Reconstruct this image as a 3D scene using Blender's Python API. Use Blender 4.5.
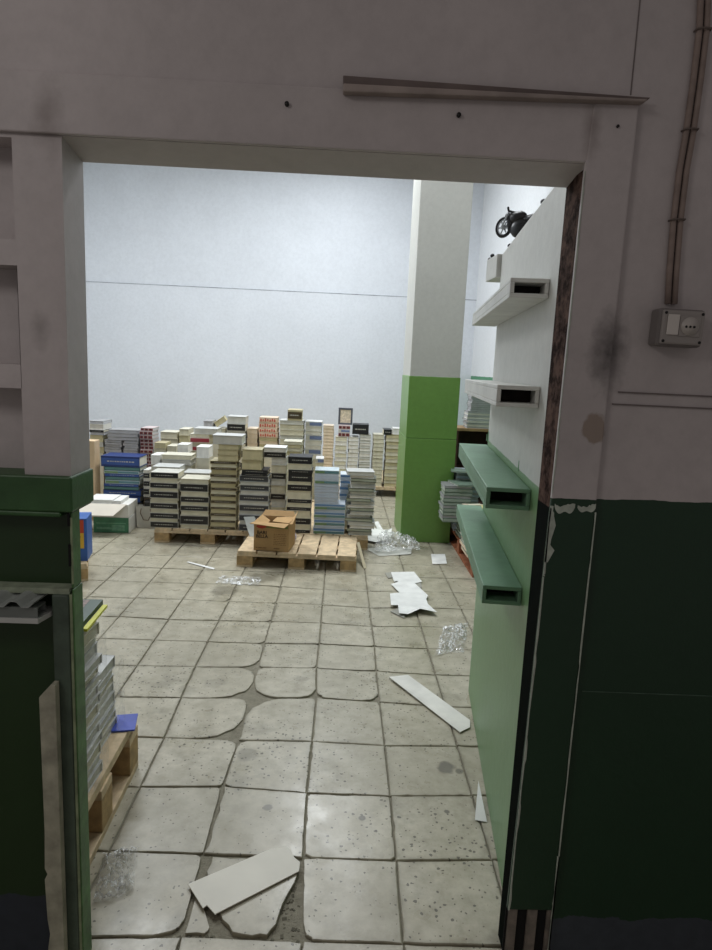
import bpy, bmesh, math, random
from mathutils import Vector, Matrix
random.seed(11)
sc = bpy.context.scene
for o in list(bpy.data.objects): bpy.data.objects.remove(o)
COL = sc.collection

# ---------------------------------------------------------------- camera
F, PITCH, ROLL, YAW = 647.906, .163883, .0446514, .02908
CP = Vector((-.23757, -2.12697, 1.517064))
FW = Vector((math.sin(YAW)*math.cos(PITCH), math.cos(YAW)*math.cos(PITCH), -math.sin(PITCH)))
RT = Vector((math.cos(YAW), -math.sin(YAW), 0)); UP = RT.cross(FW)
R2 = RT*math.cos(ROLL)+UP*math.sin(ROLL); U2 = -RT*math.sin(ROLL)+UP*math.cos(ROLL)
cd = bpy.data.cameras.new('camera'); cam = bpy.data.objects.new('camera', cd); COL.objects.link(cam)
cd.sensor_fit = 'AUTO'; cd.sensor_width = 36; cd.lens = F/950*36; cd.clip_start = .02
M = Matrix.Identity(4)
for i in range(3):
    M[i][0] = R2[i]; M[i][1] = U2[i]; M[i][2] = -FW[i]; M[i][3] = CP[i]
cam.matrix_world = M
sc.camera = cam

def ray(u, v): return FW + R2*((u-356)/F) - U2*((v-475)/F)
def aty(u, v, y): d = ray(u, v); return CP + d*((y-CP.y)/d.y)
def atz(u, v, z=0.): d = ray(u, v); return CP + d*((z-CP.z)/d.z)

# ---------------------------------------------------------------- world, lights, exposure
sc.view_settings.view_transform = 'Standard'; sc.view_settings.look = 'None'
sc.view_settings.exposure = 0.0; sc.view_settings.gamma = 1.0; sc.view_settings.use_curve_mapping = False
w = bpy.data.worlds.new('world'); sc.world = w; w.use_nodes = True
w.node_tree.nodes['Background'].inputs[0].default_value = (1.0, .915, .89, 1)
w.node_tree.nodes['Background'].inputs[1].default_value = .158
def area(name, loc, sx, sy, power, col, rot=(0, 0, 0)):
    l = bpy.data.lights.new(name, 'AREA'); l.shape = 'RECTANGLE'; l.size = sx; l.size_y = sy
    l.energy = power; l.color = col
    o = bpy.data.objects.new(name, l); COL.objects.link(o); o.location = loc; o.rotation_euler = rot
    return o
COOL = (.93, .97, 1.0)
area('tube_light', (-.4, 5.0, 4.38), .5, 1.6, 98, COOL)
area('tube_light', (-2.7, 3.9, 4.38), 1.6, .4, 124, COOL)
area('tube_light', (-.1, 1.9, 4.38), 1.4, .4, 52, COOL)
area('front_room_fill', (-1.9, -2.4, 2.7), .6, .6, 7.5, (1.0, .95, .92), (math.radians(30), math.radians(-15), 0))  # added fill with no visible source, brightens the left of the doorway wall

# ---------------------------------------------------------------- helpers
def lin(c):
    return tuple(((x/255)/12.92 if x <= 10 else (((x/255)+.055)/1.055)**2.4) for x in c)
MATS = {}
def nodes(m): m.use_nodes = True; return m.node_tree.nodes, m.node_tree.links, m.node_tree.nodes['Principled BSDF']
def coords(n, l):
    g = n.new('ShaderNodeNewGeometry'); return g.outputs['Position']
def noise(n, l, scale, detail=4, vec=None, rough=.55):
    t = n.new('ShaderNodeTexNoise'); t.inputs['Scale'].default_value = scale; t.inputs['Detail'].default_value = detail
    t.inputs['Roughness'].default_value = rough
    if vec is not None: l.new(vec, t.inputs['Vector'])
    return t.outputs['Fac']
def ramp(n, l, fac, stops):
    r = n.new('ShaderNodeValToRGB'); e = r.color_ramp.elements
    while len(e) < len(stops): e.new(.5)
    for k, (p, c) in enumerate(stops):
        e[k].position = p; e[k].color = (c, c, c, 1) if not isinstance(c, tuple) else (*c[:3], 1)
    l.new(fac, r.inputs[0]); return r.outputs['Color']
def mix(n, l, fac, a, b, mode='MIX'):
    m = n.new('ShaderNodeMix'); m.data_type = 'RGBA'; m.blend_type = mode
    for s, x in ((m.inputs[0], fac), (m.inputs[6], a), (m.inputs[7], b)):
        if hasattr(x, 'links'): l.new(x, s)
        elif isinstance(x, (int, float)): s.default_value = x
        else: s.default_value = (*x[:3], 1)
    return m.outputs[2]
def math_(n, l, op, a, b=0., clamp=False):
    m = n.new('ShaderNodeMath'); m.operation = op; m.use_clamp = clamp
    for s, x in ((m.inputs[0], a), (m.inputs[1], b)):
        if hasattr(x, 'links'): l.new(x, s)
        else: s.default_value = x
    return m.outputs[0]
def bump(n, l, b, h, strength=.2, dist=.01):
    k = n.new('ShaderNodeBump'); k.inputs['Strength'].default_value = strength; k.inputs['Distance'].default_value = dist
    l.new(h, k.inputs['Height']); l.new(k.outputs[0], b.inputs['Normal'])
def mat(name, rgb, rough=.6, var=.12, scale=9., metal=0., bmp=0., spec=.5):
    if name in MATS: return MATS[name]
    m = bpy.data.materials.new(name); n, l, b = nodes(m); c = lin(rgb)
    tc = n.new('ShaderNodeTexCoord').outputs['Object']
    f = noise(n, l, scale, 4, tc)
    l.new(mix(n, l, ramp(n, l, f, [(.3, 0.), (.7, 1.)]), tuple(x*(1-var) for x in c), tuple(min(1, x*(1+var)) for x in c)), b.inputs['Base Color'])
    b.inputs['Roughness'].default_value = rough; b.inputs['Metallic'].default_value = metal
    b.inputs['Specular IOR Level'].default_value = spec
    if bmp: bump(n, l, b, noise(n, l, scale*6, 5, tc), bmp, .004)
    MATS[name] = m; return m
def wall_mat(name, top, bot, zs, zb=None, bare=(60, 66, 74), rough=.6, wob=.006, lowrough=.5, marks=(), dirt=.16):
    """painted plaster: white above the dado line, colour below; marks = dirt stains (centre, radius, colour, strength)"""
    m = bpy.data.materials.new(name); n, l, b = nodes(m); p = coords(n, l)
    z = n.new('ShaderNodeSeparateXYZ'); l.new(p, z.inputs[0]); z = z.outputs[2]
    wz = math_(n, l, 'ADD', z, math_(n, l, 'MULTIPLY', math_(n, l, 'SUBTRACT', noise(n, l, 14, 3, p), .5), wob*2))
    big = ramp(n, l, noise(n, l, 1.7, 5, p, .6), [(.3, 1-dirt), (.7, 1.)])
    fine = ramp(n, l, noise(n, l, 26, 5, p, .7), [(.25, .90), (.6, 1.)])
    ct = mix(n, l, 1., mix(n, l, 1., lin(top), big, 'MULTIPLY'), fine, 'MULTIPLY')
    if bot is not None:
        cb = mix(n, l, 1., mix(n, l, 1., lin(bot), big, 'MULTIPLY'), fine, 'MULTIPLY')
        f = math_(n, l, 'LESS_THAN', wz, zs)
        c = mix(n, l, f, ct, cb)
        l.new(math_(n, l, 'SUBTRACT', rough, math_(n, l, 'MULTIPLY', f, rough-lowrough)), b.inputs['Roughness'])
    else:
        c = ct; b.inputs['Roughness'].default_value = rough
    if zb is not None:
        wz2 = math_(n, l, 'ADD', z, math_(n, l, 'MULTIPLY', math_(n, l, 'SUBTRACT', noise(n, l, 22, 4, p), .5), .035))
        c = mix(n, l, math_(n, l, 'LESS_THAN', wz2, zb), c, mix(n, l, noise(n, l, 30, 4, p), lin(bare), tuple(x*.5 for x in lin(bare))))
    for (cx, r, col, s) in marks:
        vm = n.new('ShaderNodeVectorMath'); vm.operation = 'SUBTRACT'; l.new(p, vm.inputs[0]); vm.inputs[1].default_value = cx
        v2 = n.new('ShaderNodeVectorMath'); v2.operation = 'MULTIPLY'; l.new(vm.outputs[0], v2.inputs[0]); v2.inputs[1].default_value = r
        ln = n.new('ShaderNodeVectorMath'); ln.operation = 'LENGTH'; l.new(v2.outputs[0], ln.inputs[0])
        d = math_(n, l, 'ADD', ln.outputs['Value'], math_(n, l, 'MULTIPLY', math_(n, l, 'SUBTRACT', noise(n, l, 30, 4, p), .5), 1.0))
        f = math_(n, l, 'MULTIPLY', math_(n, l, 'SUBTRACT', 1.0, d, True), s, True)
        c = mix(n, l, f, c, lin(col))
    l.new(c, b.inputs['Base Color'])
    bump(n, l, b, noise(n, l, 18, 6, p, .65), .25, .006)
    return m

def rotz(a): return Matrix.Rotation(a, 4, 'Z')
class MB:
    """collects shapes into one mesh"""
    def __init__(s): s.v = []; s.f = []; s.m = []; s.sm = []
    def add(s, vs, fs, mi=0, smooth=False):
        b = len(s.v); s.v += [tuple(x) for x in vs]; s.f += [tuple(b+i for i in f) for f in fs]; s.m += [mi]*len(fs); s.sm += [smooth]*len(fs)
        return s
    def box(s, x0, x1, y0, y1, z0, z1, mi=0, T=None):
        vs = [Vector((x, y, z)) for z in (z0, z1) for y in (y0, y1) for x in (x0, x1)]
        if T is not None: vs = [T @ v for v in vs]
        return s.add(vs, [(0, 2, 3, 1), (4, 5, 7, 6), (0, 1, 5, 4), (2, 6, 7, 3), (0, 4, 6, 2), (1, 3, 7, 5)], mi)
    def prism(s, pts, off, mi=0):
        """polygon pts (3D) extruded by vector off"""
        pts = [Vector(p) for p in pts]; n = len(pts); off = Vector(off)
        vs = pts + [p+off for p in pts]
        fs = [tuple(range(n)), tuple(range(2*n-1, n-1, -1))] + [(i, i+n, (i+1) % n+n, (i+1) % n) for i in range(n)]
        return s.add(vs, fs, mi)
    def tube(s, pts, r, seg=8, mi=0, closed=False, rad=None):
        pts = [Vector(p) for p in pts]; n = len(pts); vs = []; up = None
        for i, p in enumerate(pts):
            a = pts[(i-1) % n] if (i > 0 or closed) else p; b = pts[(i+1) % n] if (i < n-1 or closed) else p
            t = (b-a).normalized()
            if up is None: up = Vector((0, 0, 1)) if abs(t.z) < .9 else Vector((1, 0, 0))
            sx = t.cross(up).normalized(); up = sx.cross(t).normalized()
            rr = rad[i] if rad else r
            vs += [p+(sx*math.cos(k*2*math.pi/seg)+up*math.sin(k*2*math.pi/seg))*rr for k in range(seg)]
        fs = []
        for i in range(n if closed else n-1):
            j = (i+1) % n
            fs += [(i*seg+k, i*seg+(k+1) % seg, j*seg+(k+1) % seg, j*seg+k) for k in range(seg)]
        if not closed: fs += [tuple(range(seg-1, -1, -1)), tuple(range((n-1)*seg, n*seg))]
        return s.add(vs, fs, mi, True)
    def disc(s, c, ax, r, h, seg=20, mi=0):
        c = Vector(c); ax = Vector(ax).normalized()
        return s.tube([c-ax*h/2, c+ax*h/2], r, seg, mi)
    def ball(s, c, rx, ry, rz, mi=0, seg=12, rings=8):
        vs = []; fs = []
        for i in range(rings+1):
            t = math.pi*i/rings
            for k in range(seg):
                a = 2*math.pi*k/seg
                vs.append((c[0]+rx*math.sin(t)*math.cos(a), c[1]+ry*math.sin(t)*math.sin(a), c[2]+rz*math.cos(t)))
        for i in range(rings):
            for k in range(seg):
                fs.append((i*seg+k, (i+1)*seg+k, (i+1)*seg+(k+1) % seg, i*seg+(k+1) % seg))
        return s.add(vs, fs, mi, True)
    def build(s, name, mats, parent=None, loc=None, rz=0, bev=0, recalc=True):
        me = bpy.data.meshes.new(name); me.from_pydata(s.v, [], s.f)
        for m in (mats if isinstance(mats, (list, tuple)) else [mats]): me.materials.append(m)
        for p, mi, sm in zip(me.polygons, s.m, s.sm): p.material_index = mi; p.use_smooth = sm
        if recalc:
            bm = bmesh.new(); bm.from_mesh(me); bmesh.ops.recalc_face_normals(bm, faces=bm.faces); bm.to_mesh(me); bm.free()
        me.update()
        o = bpy.data.objects.new(name, me); COL.objects.link(o)
        if parent is not None: o.parent = parent
        if loc is not None: o.location = loc
        o.rotation_euler.z = rz
        if bev:
            b = o.modifiers.new('bevel', 'BEVEL'); b.width = bev; b.segments = 2; b.limit_method = 'ANGLE'
        return o
def tag(o, label=None, cat=None, group=None, kind=None):
    for k, x in (('label', label), ('category', cat), ('group', group), ('kind', kind)):
        if x: o[k] = x
    return o
def struct(o): o['kind'] = 'structure'; return o
def empty(name, loc, rz=0, label=None, cat=None, group=None):
    o = bpy.data.objects.new(name, None); COL.objects.link(o); o.location = loc; o.rotation_euler.z = rz
    o.empty_display_size = .05
    return tag(o, label, cat, group)
KIDS = {}
def kids(o):
    return [c for c in COL.objects if c.parent == o]
def copy_tree(o, parent=None, ks=None):
    c = o.copy(); COL.objects.link(c)
    if parent is not None: c.parent = parent
    for ch in (kids(o) if ks is None else ks): copy_tree(ch, c)
    return c

# ================================================================ STRUCTURE
WF, WB = -.70, -.59          # front and back faces of the wall with the doorway
XL, XR, ZL = -.826, .255, 1.948
WL = -.655                   # back face of the thin lower left jamb
ZC = 4.45
# ---- floor: cement tiles laid one by one, chipped along a long crack
TS, TY = .30, .30*1.03979
MEAS = {(0,0):(390.2,795.8),(-1,0):(307.1,792.7),(-2,0):(222.7,786.5),(-1,-1):(303.1,857.3),(0,-1):(396.4,861),(-2,-1):(203.6,853.9),(-1,-2):(302.3,941),(0,-2):(403.4,943.8),
(-2,-2):(181,936),(-2,1):(239,740),(-2,2):(249,698),(-2,3):(258,667),(-1,1):(312.1,741.2),(0,1):(384.6,745.4),(-3,1):(164.3,737.5),(-1,2):(316.4,697.6),(0,2):(379.6,702),(-3,2):(181.1,697.6),(-1,3):(316.4,668.1),(0,3):(376.2,671),(-3,3):(195.2,666.7),
(-1,4):(319.2,643.7),(0,4):(374.5,646.5),(-3,4):(207.8,641.5),(-4,4):(154.4,640),(-1,5):(321.1,623.2),(0,5):(371.7,626.3),(-3,5):(219,620.4),(-4,5):(168.5,619.5),
(-1,6):(322.2,604.9),(0,6):(369.7,607.8),(-3,6):(228.9,601.6),(-1,7):(323.9,589.5),(0,7):(367.5,591.5),(-3,7):(236.7,583.9)}
def corner(i, j):
    if (i, j) in MEAS:
        p = atz(*MEAS[(i, j)]); return Vector((p.x, p.y, 0))
    return Vector((i*TS, j*TY, 0))
fm = MB()
from mathutils import noise as MN
rnd = random.Random(5); FE = []
def tile(poly, z, tilt=(0, 0), g=.0019, ge={}):
    c = sum(poly, Vector())/len(poly); pts = []
    n = len(poly)
    for k in range(n):
        a, b = poly[k], poly[(k+1) % n]
        m = max(2, int((b-a).length/.03)); ch_ = .011 if n > 4 and (b-a).length < .12 else .0022
        nx = Vector((-(b-a).y, (b-a).x, 0)).normalized()
        for q in range(m):
            p = a.lerp(b, q/m)
            p = p + nx*(g + (ge.get(k, 0)*rnd.uniform(.4, 1.3)) + ch_*abs(MN.noise(p*24)+.4*MN.noise(p*70)) + abs(rnd.gauss(0, .0009)) + (.003 if rnd.random() < .05 else 0))
            pts.append(p)
    top = [Vector((p.x, p.y, z+(p.x-c.x)*tilt[0]+(p.y-c.y)*tilt[1])) for p in pts]
    ctr_ = [Vector((c.x+(p.x-c.x)*.86, c.y+(p.y-c.y)*.86, p.z)) for p in top]
    inn = [Vector((c.x+(p.x-c.x)*.985, c.y+(p.y-c.y)*.985, p.z)) for p in top]
    top = [p-Vector((0, 0, .0022)) for p in top]
    low = [Vector((p.x, p.y, -.03)) for p in top]
    n = len(top)
    fm.add(ctr_+inn+top+low, [tuple(range(n))] + [(a*n+n+k, a*n+n+(k+1) % n, a*n+(k+1) % n, a*n+k) for a in range(3) for k in range(n)], 0)
    FE.extend([0.]*n+[1.]*(3*n))
def chip(poly, cuts):
    """round the corners listed in cuts {index: size}"""
    out = []; n = len(poly)
    for k in range(n):
        if k in cuts:
            p = poly[k]; a = poly[k-1]; b = poly[(k+1) % n]; s = cuts[k]
            da = (a-p).normalized()*s; db = (b-p).normalized()*s*rnd.uniform(.8, 1.3)
            for t in (0, .33, .67, 1):
                out.append(p + da*(1-t)**1.6 + db*t**1.6)
        else: out.append(poly[k])
    return out
CH = {(-3,6):{2:.05,1:.03}, (-3,5):{1:.05,2:.05}, (-3,4):{1:.05,2:.03}, (-3,3):{1:.08,2:.06}, (-3,2):{1:.15,2:.09}, (-3,1):{1:.17,2:.06},
      (-2,2):{0:.13,1:.07,3:.06}, (-2,1):{3:.13,2:.03}, (-2,3):{0:.03,1:.04,2:.03}, (-1,2):{0:.06,1:.08}, (-1,3):{1:.03,0:.02}, (-2,0):{3:.05,0:.03},
      (-3,0):{2:.06,1:.03}, (-2,4):{3:.03}, (0,3):{0:.03}, (-1,-1):{0:.03,1:.02,3:.02}, (-3,-1):{2:.03}, (-3,-2):{1:.06,2:.03}, (-1,-2):{3:.02,0:.03}, (-4,2):{0:.05},
      (-4,6):{1:.06}, (-1,5):{0:.03,3:.02}, (-1,4):{0:.02,1:.03}, (0,4):{0:.03}, (0,5):{0:.04}}
for j in range(-7, 31):
    for i in range(-15, 10):
        if (i, j) == (-2, -2):
            continue
        poly = [corner(i, j), corner(i+1, j), corner(i+1, j+1), corner(i, j+1)]
        cuts = dict(CH.get((i, j), {}))
        for k in range(4):
            if k not in cuts and rnd.random() < .05: cuts[k] = rnd.uniform(.005, .016)
        cuts = {k: (c if c > .06 else c*.7) for k, c in cuts.items()}
        ge = {}
        if len(poly) == 4 and not cuts and -1 <= j <= 6 and i in (-3, -2): ge = {1: .006} if i == -3 else {3: .006}
        tile(chip(poly, cuts), rnd.uniform(-.0016, .0016), (rnd.gauss(0, .0028), rnd.gauss(0, .0028)), ge=ge)
Fp = lambda pts: [Vector((q.x, q.y, 0)) for q in (atz(u, v) for u, v in pts)]
tile(Fp([(185, 934), (208, 934), (211, 927), (205, 908), (201, 895), (196, 893)]), 0, g=.001)                     # the shattered tile
tile(Fp([(222, 921), (232, 934), (252, 939), (268, 937), (277, 926), (288, 899), (299, 876), (299, 861), (212, 857), (206, 872), (211, 900)]), .004, (.01, 0), g=.001)
fm.box(-4.6, 3.2, -2.4, 9.2, -.06, -.0075, 1)
m = bpy.data.materials.new('cement_tile'); n, l, b = nodes(m); p = coords(n, l)
obr = n.new('ShaderNodeTexNoise'); 
base = mix(n, l, ramp(n, l, noise(n, l, 1.3, 6, p, .6), [(.3, 0.), (.7, 1.)]), lin((162, 156, 137)), lin((196, 189, 170)))
base = mix(n, l, ramp(n, l, noise(n, l, 11, 6, p, .7), [(.38, .0), (.68, .7)]), base, lin((138, 131, 110)))
base = mix(n, l, ramp(n, l, noise(n, l, 4.3, 6, p, .65), [(.56, .0), (.70, .55)]), base, lin((112, 108, 92)))
ea = n.new('ShaderNodeAttribute'); ea.attribute_name = 'edge'
base = mix(n, l, math_(n, l, 'MULTIPLY', math_(n, l, 'POWER', ea.outputs['Fac'], 2.), ramp(n, l, noise(n, l, 7, 5, p, .7), [(.36, .03), (.68, .6)])), base, lin((108, 102, 84)))
vt = n.new('ShaderNodeTexVoronoi'); vt.inputs['Scale'].default_value = 70; vt.inputs['Randomness'].default_value = 1
dn = n.new('ShaderNodeVectorMath'); dn.operation = 'ADD'; nn = n.new('ShaderNodeTexNoise'); nn.inputs['Scale'].default_value = 60; l.new(p, nn.inputs['Vector'])
sc_ = n.new('ShaderNodeVectorMath'); sc_.operation = 'SCALE'; sc_.inputs['Scale'].default_value = .012; l.new(nn.outputs['Color'], sc_.inputs[0])
l.new(p, dn.inputs[0]); l.new(sc_.outputs[0], dn.inputs[1]); l.new(dn.outputs[0], vt.inputs['Vector'])
sepc = n.new('ShaderNodeSeparateColor'); l.new(vt.outputs['Color'], sepc.inputs[0])
size = math_(n, l, 'MULTIPLY', ramp(n, l, sepc.outputs[0], [(.45, 0.), (1., 1.)]), ramp(n, l, noise(n, l, 2.1, 3, p), [(.3, .16), (.65, .46)]))
spot = math_(n, l, 'LESS_THAN', vt.outputs['Distance'], size)
base = mix(n, l, math_(n, l, 'MULTIPLY', spot, .78), base, lin((70, 66, 56)))
for (u, v, r, s) in ((446, 767, .042, .75), (459, 771, .02, .7), (268, 808, .02, .7), (362, 818, .014, .8), (447, 812, .012, .8), (215, 683, .06, .22), (225, 590, .11, .45), (262, 578, .12, .4), (186, 690, .05, .2), (470, 580, .06, .25), (246, 755, .05, .4)):  # round darker spots on the tiles, the widest before the front pallet
    q = atz(u, v)
    vm = n.new('ShaderNodeVectorMath'); vm.operation = 'DISTANCE'; l.new(p, vm.inputs[0]); vm.inputs[1].default_value = (q.x, q.y, 0)
    d = math_(n, l, 'ADD', math_(n, l, 'DIVIDE', vm.outputs['Value'], r), math_(n, l, 'MULTIPLY', math_(n, l, 'SUBTRACT', noise(n, l, 18, 4, p), .5), 1.2))
    base = mix(n, l, math_(n, l, 'MULTIPLY', math_(n, l, 'MULTIPLY', math_(n, l, 'SUBTRACT', 1., d, True), 3., True), s), base, lin((84, 80, 68)))
l.new(base, b.inputs['Base Color'])
l.new(ramp(n, l, noise(n, l, 5, 5, p), [(.3, .22), (.7, .45)]), b.inputs['Roughness'])
hb = math_(n, l, 'SUBTRACT', noise(n, l, 9, 5, p), math_(n, l, 'MULTIPLY', spot, .5))
bump(n, l, b, hb, .25, .004)
mg = bpy.data.materials.new('grout_dirt'); n, l, b = nodes(mg); p = coords(n, l)
l.new(mix(n, l, noise(n, l, 25, 6, p, .7), lin((100, 95, 79)), lin((164, 158, 140))), b.inputs['Base Color']); b.inputs['Roughness'].default_value = .9
bump(n, l, b, noise(n, l, 60, 6, p, .7), .8, .01)
fo_ = struct(fm.build('floor', [m, mg], recalc=False))
FE.extend([1.]*(len(fm.v)-len(FE)))
at_ = fo_.data.attributes.new('edge', 'FLOAT', 'POINT'); at_.data.foreach_set('value', FE)

# ---- walls of the back room
wm = wall_mat('white_plaster', (214, 218, 224), None, 0, rough=.62, dirt=.07)
wb = MB(); wb.box(-4.5, 1.75, 7.25, 7.4, 0, ZC)
# the seam line running along the back wall (two plaster coats) 
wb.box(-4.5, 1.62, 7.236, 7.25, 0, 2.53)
struct(wb.build('wall_back', wm))
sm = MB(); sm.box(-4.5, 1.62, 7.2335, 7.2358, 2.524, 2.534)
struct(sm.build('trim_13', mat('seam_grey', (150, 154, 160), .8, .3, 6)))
struct(MB().box(-4.6, -4.5, WB, 7.4, 0, ZC).build('wall_left', wm))
wr = wall_mat('right_wall_paint', (222, 224, 226), (70, 135, 96), 1.475, rough=.6, dirt=.06)
struct(MB().box(1.62, 1.75, WB, 7.25, 0, ZC).build('wall_right', wr))
struct(MB().box(-4.6, 1.75, WB-.11, 7.4, ZC, ZC+.1).build('ceiling', wm))

# ---- pillar
pm = wall_mat('pillar_paint', (196, 196, 189), (112, 154, 76), 1.47, rough=.6, lowrough=.35, dirt=.10, wob=.002)
pl = MB(); pl.box(.352, .785, 3.5, 4.15, 0, ZC)
pl.box(.346, .791, 3.494, 4.156, 0, .93); pl.box(.347, .790, 3.495, 4.155, .934, 1.47)
struct(pl.build('pillar', pm, bev=.004))

# ---- wall with the doorway
FWm = wall_mat('front_wall_paint', (196, 188, 187), (24, 58, 36), 1.249, .165, (70, 78, 88), rough=.6, lowrough=.45, dirt=.2,
   marks=[((aty(606, 352, WF).x, WF, aty(606, 352, WF).z), (18, 1, 9), (40, 36, 34), .9),
          ((aty(592, 428, WF).x, WF, aty(592, 428, WF).z), (34, 1, 26), (150, 136, 126), 5.),
          ((aty(50, 120, WF).x, WF, aty(50, 120, WF).z), (25, 1, 12), (120, 108, 104), .6),
          ((aty(590, 130, WF).x, WF, aty(590, 130, WF).z), (40, 1, 12), (120, 108, 104), .6),
          ((aty(40, 330, WF).x, WF, aty(40, 330, WF).z), (40, 1, 20), (110, 104, 100), .5)])
DGm = wall_mat('dark_green_recess', (196, 188, 187), (36, 62, 28), 1.249, .165, (58, 66, 78), rough=.6, lowrough=.45)
xt = aty(40, 300, WF).x                 # recesses end here
def zz(u, v, y=WF): return aty(u, v, y).z
def xx(u, v, y=WF): return aty(u, v, y).x
wf = MB()
X0, X1 = -3.4, 3.2
zgb_ = zz(40, 512)
# left jamb side: a back layer and, in front, bands framing recessed panels
xr1, xr2, xr3, xg = xx(13.5, 190), xx(19, 315), xx(23.5, 440), xx(70.5, 545)
z1t, z1b = zz(6, 137), zz(6, 239); z2t, z2b = zz(8, 265), zz(8, 364); z3t, z3b = zz(10, 388), zz(10, 484)
zgb, zgt, zsl = zz(40, 512), 1.253, zz(40, 587)
D0 = WB-.035
wf.box(X0, xr3, WB-.035, WB, zgb_, z1t)
wf.box(X0, xr3, WF, WB, z1t, ZC); wf.box(xr3, XL, WF, WB, zgb_, ZC)
wf.box(X0, xr1, WF, D0, z2t, z1b); wf.box(X0, xr2, WF, D0, z3t, z2b)
wf.box(xr1, xr3, WF, D0, z2t, z1t)
wf.box(xr2, xr3, WF, D0, z3t, z2t)
# over the lintel, right of the doorway
wf.prism([(XL, WF, ZL+.008), (XL, WF, ZC), (XL, WB, ZC), (XL, WB, ZL-.010)], (XR-XL, 0, 0))
wf.box(XR, X1, WF, WB, 0, ZC)
struct(wf.build('wall_front', FWm))
rc = MB(); rc.box(X0, XL-.004, WL-.012, WL, 0, zgb)
struct(rc.build('wall_front_panel', DGm))
# green rail across the left jamb, chipped sill under the panel, dark post below
gb = MB(); gb.box(X0, XL+.006, WF-.014, WB+.006, zgb+.004, zgt)
gb.box(X0, XL-.02, WF-.013, WF+.03, zgb-.008, zgb+.004)
struct(gb.build('trim_1', mat('green_rail', (52, 88, 48), .45, .2, 12, bmp=.3), bev=.004))
sl = MB(); xs = X0
zs0 = zsl
pts = []
for k in range(26):
    x = X0 + (xx(70, 588)-X0)*k/25
    pts.append(Vector((x, 0, zs0 + random.uniform(-.002, .002))))
for a, c in zip(pts[:-1], pts[1:]):
    sl.prism([(a.x, WF-.004, a.z-.013), (c.x, WF-.004, c.z-.013), (c.x, WF-.004, c.z), (a.x, WF-.004, a.z)], (0, WL-.012-WF+.004, 0))
struct(sl.build('trim_2', mat('chipped_sill', (150, 160, 138), .8, .3, 30)))
ps = MB(); ps.box(-.874, -.836, WF-.010, WL-.013, 0, zsl-.014)
struct(ps.build('trim_3', mat('dark_post', (74, 88, 76), .45, .3, 14, bmp=.4), bev=.004))
js = MB(); js.box(-.8355, XL-.003, WF-.006, WL-.013, 0, zsl-.014, 0)
js.box(xg, XL-.001, WF, WL-.0005, zsl, zgb+.003, 1)
js.box(XL-.0028, XL+.0005, WF-.005, WL+.002, 0, zsl-.002, 1)
js.box(xg+.001, xg+.006, WF-.003, WF, zsl+.01, zgb-.01, 0)
for (za, zb_) in ((zz(76, 526), zz(76, 511)), (zz(76, 566), zz(76, 544))):
    js.box(XL-.009, XL-.004, WF-.006, WF+.004, za, zb_, 2)
struct(js.build('trim_4', [mat('pale_worn_edge', (138, 150, 118), .7, .35, 22), mat('green_worn_edge', (74, 112, 64), .5, .4, 20, bmp=.3), mat('void_black', (8, 8, 8), .9)], bev=.001))
# right door frame: a slightly proud casing, white over green with chipped paint
fr = MB()
def slabz(us, y0, y1, mi=0):
    q = [aty(u, v, y0) for u, v in us]
    fr.prism([(a.x, y0, max(0, a.z)) for a in q], (0, y1-y0, 0), mi)
xo = .5*(xx(616, 320)+xx(586, 560))
zfb = zz(530, 906)
fr.prism([(.231, WF-.014, zfb), (xo, WF-.014, zfb), (xo, WF-.014, ZL+.14), (.2545, WF-.014, ZL+.14), (.2485, WF-.014, ZL), (.244, WF-.014, 1.25), (.238, WF-.014, .65)], (0, .014, 0))
struct(fr.build('trim_5', FWm, bev=.004))
xl0 = X0
ln = MB(); ln.box(X0, xo, WF-.011, WF, ZL+.0085, zz(300, 88))
struct(ln.build('trim_6', FWm, bev=.003))
# raw metal studs under the casing
st = MB()
for (xa, xb) in ((XR-.018, XR+.004), (XR+.03, XR+.055), (xo-.012, xo-.002)):
    st.box(xa, xb, WF-.008, WF, 0, zfb-.002, 0)
st.box(XR-.024, xo, WF-.002, WF, 0, zfb, 1)
struct(st.build('trim_7', [mat('bare_metal', (120, 112, 104), .6, .4, 30), MATS['void_black']]))
# rusty steel strip lining the right reveal
rs = MB(); rs.box(XR-.002, XR, WF+.006, WB+.001, 0, ZL)
m = bpy.data.materials.new('rusty_reveal'); n, l, b = nodes(m); p = coords(n, l)
z = n.new('ShaderNodeSeparateXYZ'); l.new(p, z.inputs[0])
rust = mix(n, l, ramp(n, l, noise(n, l, 22, 6, p, .7), [(.4, 0.), (.6, 1.)]), lin((40, 29, 25)), lin((98, 78, 70)))
l.new(mix(n, l, math_(n, l, 'LESS_THAN', z.outputs[2], 1.22), rust, lin((7, 13, 9))), b.inputs['Base Color']); b.inputs['Roughness'].default_value = .95; b.inputs['Specular IOR Level'].default_value = .05
struct(rs.build('trim_8', m))
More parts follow.
